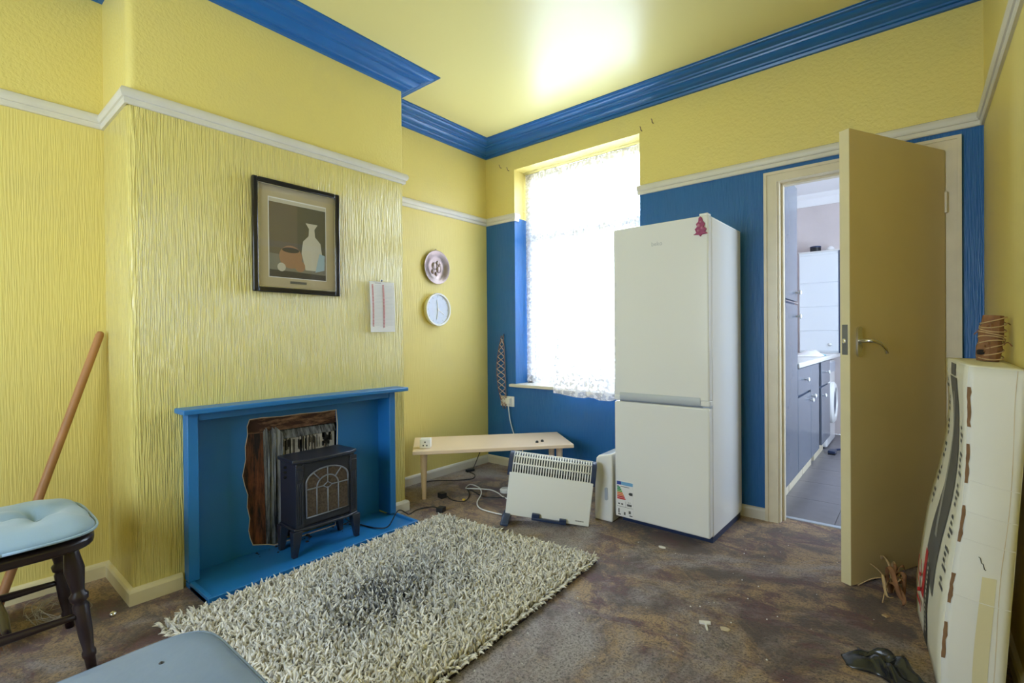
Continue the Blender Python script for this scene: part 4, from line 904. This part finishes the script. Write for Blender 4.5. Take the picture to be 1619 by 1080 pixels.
# tangled string on the carpet
q = MB(); a = 0
for s in range(4):
    pts = []; a = random.random()*6; rr_ = .05+.05*random.random()
    for k in range(26):
        a += .55+.3*random.random(); rr_ = max(.02, min(.13, rr_+.03*(random.random()-.5))); pts.append((rr_*math.cos(a)*1.0+.01*s, rr_*math.sin(a)*.8, .004+.045*random.random()))
    q.tube(pts, .0011, 5, 4)
q.tube([(-.05, .03, .03), (-.02, .02, .10), (.0, .0, .17), (-.012, -.01, .24)], .001, 5, 5)
o = q.build('tangled_string', M_string, smooth=True); o.location = (-2.66, .34, 0)
tag(o, 'tangle of thin dusty string on the carpet under the chair', 'string', kind='stuff')
tag(MB().turn((0, 0, 0), (0, 0, .018), [(0, .010), (.3, .013), (.7, .011), (1, .004)], 10).build('bottle_cap', M_chrome, smooth=True), 'tiny shiny metal cap on the carpet by the chimney breast skirting', 'cap').location = (-2.46, .475, 0)

# ------------------------------------------------------------------ padded stool, cut by the picture edge
sl = thing('padded_stool', 'slate blue vinyl topped stool with wooden legs beside the rug', 'stool', (-1.045, .195, 0))
pd = MB(); ol = se(56, 1, 1, 6); prs = [(.97, .395), (1.0, .402), (1.0, .436), (.985, .447), (.94, .4525), (.80, .456), (.5, .458), (.2, .4585)]
for (s, z) in prs:
    for (a, c) in ol: pd.v.append((a*.208*s, c*.213*s, z))
for j in range(len(prs)-1):
    for k in range(56): pd.f.append((j*56+k, j*56+(k+1) % 56, (j+1)*56+(k+1) % 56, (j+1)*56+k))
pd.f += [tuple(range(55, -1, -1)), tuple((len(prs)-1)*56+k for k in range(56))]; pd.mi = [0]*len(pd.f)
pp = pd.build('pad', M_vinyl, sl, auto=60)
for z in (.404, .443): MB().tube([(a*.209, c*.214, z) for a, c in ol]+[(ol[0][0]*.209, ol[0][1]*.214, z)], .0035, 6, 1).build('piping', M_vinyl, pp, smooth=True)
for (x, y) in ((-.10, .10), (.03, .12), (-.09, -.03), (.05, -.02)): MB().turn((x, y, .452), (x, y, .4605), [(0, .005), (.7, .005), (1, .002)], 10).build('stud', M_black, pp)
MB().box(-.195, .195, -.20, .20, .365, .397).build('frame', M_birch, sl, bevel=.003)
for sx in (-1, 1):
    for sy in (-1, 1): MB().hexa([(sx*.215-.016, sy*.17-.016, 0), (sx*.215+.016, sy*.17-.016, 0), (sx*.215+.016, sy*.17+.016, 0), (sx*.215-.016, sy*.17+.016, 0), (sx*.212-.018, sy*.17-.018, .405), (sx*.212+.018, sy*.17-.018, .405), (sx*.212+.018, sy*.17+.018, .405), (sx*.212-.018, sy*.17+.018, .405)]).build('leg', M_birch, sl, bevel=.003)

# ------------------------------------------------------------------ television carton leaning on the right wall
ct = thing('television_carton', 'tall battered white television carton leaning on the right wall', 'box', (.10, 2.2, 0)); O = Vector((.10, 2.2, 0))
nl = Vector((.056, 1.93, .0005)); fl = Vector((.002, 2.515, .0005)); nr_ = Vector((.186, 1.945, .0005)); fr_ = Vector((.142, 2.51, .0005))
tnl = Vector((.121, 1.935, .998)); tfl = Vector((.093, 2.50, 1.0)); tnr = Vector((.244, 1.945, .985)); tfr = Vector((.240, 2.50, .995))
def lerp4(a, b_, c, d, s, t): return a*(1-s)*(1-t)+b_*s*(1-t)+c*s*t+d*(1-s)*t
def left(s, t, o=0): # s 0 far .. 1 near
    q = lerp4(fl, nl, tnl, tfl, s, t); q = q + Vector(((.024 if t > .43 else .013)*math.sin(2*math.pi*(t-.43)/1.14)*(1-.6*s)*min(1, 8*t, 8*(1-t)) + .003*math.sin(9*t+3*s)-o, 0, 0)); return q-O
def front(s, t, o=0): # s 0 left .. 1 right
    a = left(1, t)+O; c = nr_*(1-t)+tnr*t; q = a*(1-s)+c*s; q = q+Vector((0, -(.012*math.sin(math.pi*s)*math.sin(math.pi*t)+.002*math.sin(25*t))-o, 0)); return q-O
def grid(fn, nu, nv, name, mt, **k):
    g = MB(); g.v = [tuple(fn(i/nu, j/nv)) for j in range(nv+1) for i in range(nu+1)]
    g.f = [(j*(nu+1)+i, j*(nu+1)+i+1, (j+1)*(nu+1)+i+1, (j+1)*(nu+1)+i) for j in range(nv) for i in range(nu)]; g.mi = [0]*len(g.f); o = g.build(name, mt, ct, smooth=True, **k)
    sdm = o.modifiers.new('board', 'SOLIDIFY'); sdm.thickness = .005; sdm.offset = 0; return o
pl_ = grid(left, 8, 28, 'printed_face', M_carton); pf_ = grid(front, 8, 28, 'end_panel', M_cartonw)
grid(lambda s, t: lerp4(tfl, tnl, tnr, tfr, 1-s, t)-O if False else (left(s, 1)*(1-t)+((tfr*(1-s)+tnr*s)-O)*t), 6, 6, 'top_flap', M_carton)
grid(lambda s, t: ((fr_*(1-s)+nr_*s)*(1-t)+(tfr*(1-s)+tnr*s)*t)-O, 4, 6, 'wall_side_panel', M_carton)
grid(lambda s, t: (left(0, t)*(1-s)+((fr_*(1-t)+tfr*t)-O)*s), 4, 20, 'far_panel', M_carton)
def decal(fn, poly, nm, mt, par, o=.0042):
    g = MB(); n = len(poly); # polygon given as left chain and right chain
    g.v = [tuple(fn(s, t, o)) for s, t in poly]; k = n//2
    g.f = [(i, i+1, n-2-i, n-1-i) for i in range(k-1)]; g.mi = [0]*len(g.f); return g.build(nm, mt, par)
def chain(a, c, n=14): # two edge polylines given as functions of t
    return a
def band(fn, t0, t1, sa, sb, nm, mt, par, n=14, o=.0042):
    L_ = [(sa(t0+(t1-t0)*k/n), t0+(t1-t0)*k/n) for k in range(n+1)]; R_ = [(sb(t0+(t1-t0)*k/n), t0+(t1-t0)*k/n) for k in range(n, -1, -1)]
    return decal(fn, L_+R_, nm, mt, par, o)
band(left, .955, .995, lambda t: .38, lambda t: .60, 'print_block', M_pgrey, pl_)
band(left, .32, .95, lambda t: .30+.10*math.sin((t-.32)*4.6), lambda t: .66+.06*math.sin((t-.32)*5), 'print_photo', M_pgrey, pl_)
band(left, .22, .32, lambda t: .60-.30*(t-.22)/.1, lambda t: .66, 'print_photo_tip', M_pgrey, pl_, 6)
band(left, .40, .90, lambda t: .46+.08*math.sin(t*7), lambda t: .52+.09*math.sin(t*7), 'print_gleam', mat('pale_grey_print', (0.34, 0.33, 0.30), .5), pl_, 12, .0050)
band(left, .13, .31, lambda t: .26+.10*(t-.13), lambda t: .35+.10*(t-.13), 'print_stripe', M_pred, pl_, 6, .0046)
band(left, .0, .28, lambda t: .36+.10*t, lambda t: .50+.10*t, 'print_strip', M_pblack, pl_, 10)
for k in range(22): t = .46+.022*k; band(left, t, t+.012, lambda t: .10+.04*((k*7) % 3 == 0), lambda t: .17, 'print_text', M_pgrey, pl_, 1) if k % 4 != 3 else None
for k in range(26): t = .30+.02*k; band(left, t, t+.010, lambda t: .80, lambda t: .85+.05*((k*5) % 3 == 0), 'print_text', M_pgrey, pl_, 1) if k % 5 != 2 else None
for k in range(14): t = .04+.017*k; band(left, t, t+.010, lambda t: .42, lambda t: .45, 'print_text', M_carton, pl_, 1, .0050)
c0 = left(.20, .165); ey = (left(.13, .22)-left(.13, .02)).normalized(); ex = (left(.30, .12)-left(.0, .12)).normalized()
text_mesh('brand_lettering', 'JVC', .115, M_pred, pl_, basis(c0+Vector((-.008, 0, 0)), ey, -ex, ey.cross(-ex)), bold=.002)
for k, (t0, t1) in enumerate(((.825, .94), (.66, .775), (.485, .595), (.30, .39), (.13, .24))):
    band(front, t0, t1, lambda t: .004*math.sin(170*t), lambda t: .062+.010*math.sin(110*t+k)+.006*math.sin(260*t), 'torn_slit', M_brownc, pf_, 8, .0044)
MB().tube([front(.82+.02*math.sin(k), k/12, .0025) for k in range(13)], .0010, 5, 2).build('seam', M_torn, pf_)
band(front, .0, .40, lambda t: .50, lambda t: .74, 'packing_tape', M_tape, pf_, 10, .0038)
for t in (.67, .58, .33, .5): MB().tube([front(s/6*.9+.1, t+.006*s/6-.02*s/6, .0032) for s in range(7)], .0012, 5, 2).build('crease', M_cartonw, pf_)
MB().tube([front(.40+.03*k, .455-.008*k+.006*(k % 2), .0045) for k in range(6)], .0012, 5, 2).build('scuff', M_pgrey, pf_)
# bark roll on top of the carton
br_ = thing('bark_roll', 'brown roll of dried bark bound with cord on the carton', 'roll', (.195, 2.33, .9985), R(15))
MB().turn((-.004, 0, 0), (.012, 0, .155), [(0, .029), (.12, .032), (.3, .034), (.42, .030), (.6, .033), (.8, .029), (1, .027)], 11).build('bark', M_raffia, br_)
for k in range(9):
    z = .015+.0155*k; MB().tube([(.001+z*.08+.0335*math.cos(a), .0335*math.sin(a), z+.010*math.sin(a+k)) for a in [R(30*j) for j in range(13)]], .0022, 5, 2).build('cord', M_straw, br_, smooth=True)
for k in range(12):
    a = random.random()*6.3; z = .02+.11*random.random(); c_ = (.004+z*.08+.03*math.cos(a), .03*math.sin(a), z); e_ = (c_[0]+.02*math.cos(a+.5), c_[1]+.02*math.sin(a+.5), z+.02*(random.random()-.5))
    MB().tube([c_, ((c_[0]+e_[0])/2, (c_[1]+e_[1])/2, z+.006), e_], .0018, 5, 3).build('loose_strip', M_raffia, br_)
MB().box(-.036, -.018, -.026, -.004, .022, .040).build('dark_knot', M_soot, br_, bevel=.005)
# dried leaves behind the carton
dp = thing('dried_leaves', 'clump of curled dried leaves on the carpet between door and carton', 'leaves', (-.085, 2.60, 0))
for k in range(13):
    a = random.random()*6.3; l_ = .06+.09*random.random(); h = .06+.10*random.random()
    P = smooth_path([(0.01*math.cos(a), .01*math.sin(a), .002), (.3*l_*math.cos(a), .3*l_*math.sin(a), h*.7), (.7*l_*math.cos(a+.3), .7*l_*math.sin(a+.3), h), (l_*math.cos(a+.5), l_*math.sin(a+.5), h*.35), (l_*1.05*math.cos(a+.7), l_*1.05*math.sin(a+.7), .01+.03*random.random())], 5)
    if max(q.x for q in P) > .055: P = [Vector((min(q.x, .055-.0005*i), q.y, q.z)) for i, q in enumerate(P)]
    w_ = .005+.006*random.random(); g = MB()
    for i, q in enumerate(P):
        ww = w_*math.sin(math.pi*(.08+.88*i/(len(P)-1))); sd = Vector((-math.sin(a), math.cos(a), .4)).normalized()*ww; g.v += [tuple(q-sd), tuple(q+Vector((0, 0, ww*.5))), tuple(q+sd)]
    g.v = [(x, y, max(.001, z)) for x, y, z in g.v]
    for i in range(len(P)-1): g.f += [(3*i, 3*i+1, 3*i+4, 3*i+3), (3*i+1, 3*i+2, 3*i+5, 3*i+4)]
    g.mi = [0]*len(g.f); o = g.build('leaf', M_straw if k % 2 else M_raffia, dp, smooth=True); s_ = o.modifiers.new('thick', 'SOLIDIFY'); s_.thickness = .0012
for e in ((-.11, -.03, .008), (-.02, -.13, .006), (.04, -.10, .02)): MB().tube([(0, 0, .06), (e[0]*.5, e[1]*.5, .05), e], .0022, 6, 5).build('stalk', M_straw, dp, smooth=True)
# crumpled black bag
gb = MB(); nu, nv = 22, 16
for j in range(nv+1):
    for i in range(nu+1):
        s, t = i/nu-.5, j/nv-.5
        e = max(0, 1-(2*s)**2)*max(0, 1-(2*t)**2)
        gb.v.append((s*.20+.02*math.sin(9*t), t*.13+.02*math.sin(7*s+2), .003+e*(.030+.022*abs(math.sin(11*s+5*t))+.014*math.sin(17*t-6*s))))
gb.f = [(j*(nu+1)+i, j*(nu+1)+i+1, (j+1)*(nu+1)+i+1, (j+1)*(nu+1)+i) for j in range(nv) for i in range(nu)]; gb.mi = [0]*len(gb.f)
o = gb.build('crumpled_bag', M_bag, smooth=True); o.location = (-.07, 1.975, 0); o.rotation_euler = (0, 0, R(-25)); s_ = o.modifiers.new('thick', 'SOLIDIFY'); s_.thickness = .002; s_.offset = 1
tag(o, 'crumpled black plastic bag on the carpet at the carton foot', 'bag')
# litter on the carpet
def scrap(x, y, poly, mt, name, label, rz=0, h=.003):
    q = MB(); q.prism(poly, lambda a, c: (a, c, .0005), lambda a, c: (a*.97, c*.97, h)); o = q.build(name, mt); o.location = (x, y, 0); o.rotation_euler = (0, 0, rz); return tag(o, label, 'litter')
scrap(-.618, 1.885, [(-.02, .012), (.022, .010), (.020, -.006), (.004, -.008), (.001, -.045), (-.005, -.045), (-.004, -.008), (-.021, -.006)], M_paper, 'plastic_peg', 'white plastic peg lying on the carpet before the fridge', R(30), .006)
scrap(-.548, 1.893, [(-.018, .006), (.0, .014), (.018, .004), (.012, -.010), (-.012, -.012)], M_torn, 'paper_scrap', 'torn beige paper scrap beside the white peg', R(10), .004)
scrap(-1.011, 2.425, [(-.018, .0), (-.006, .008), (.012, .007), (.020, .0), (.006, -.006), (-.010, -.005)], M_paper, 'paper_scrap', 'small white paper scrap by the fridge foot', 0, .008)
scrap(-.092, 2.367, [(-.012, .0), (0, .010), (.012, .002), (.004, -.009)], M_straw, 'leaf_scrap', 'little curled leaf scrap near the carton', 0, .006)
q = MB()
for k in range(95):
    x, y = -1.15+1.35*random.random(), .9+2.2*random.random()
    if (x < -.76 and y > 2.5) or (x > -.06): continue
    s_ = .0015+.0025*random.random()**2; q.turn((x, y, 0), (x, y, s_), [(0, s_), (1, s_*.4)], 5)
tag(q.build('carpet_crumbs', M_paper), 'scattered pale crumbs on the carpet', 'crumbs', kind='stuff')
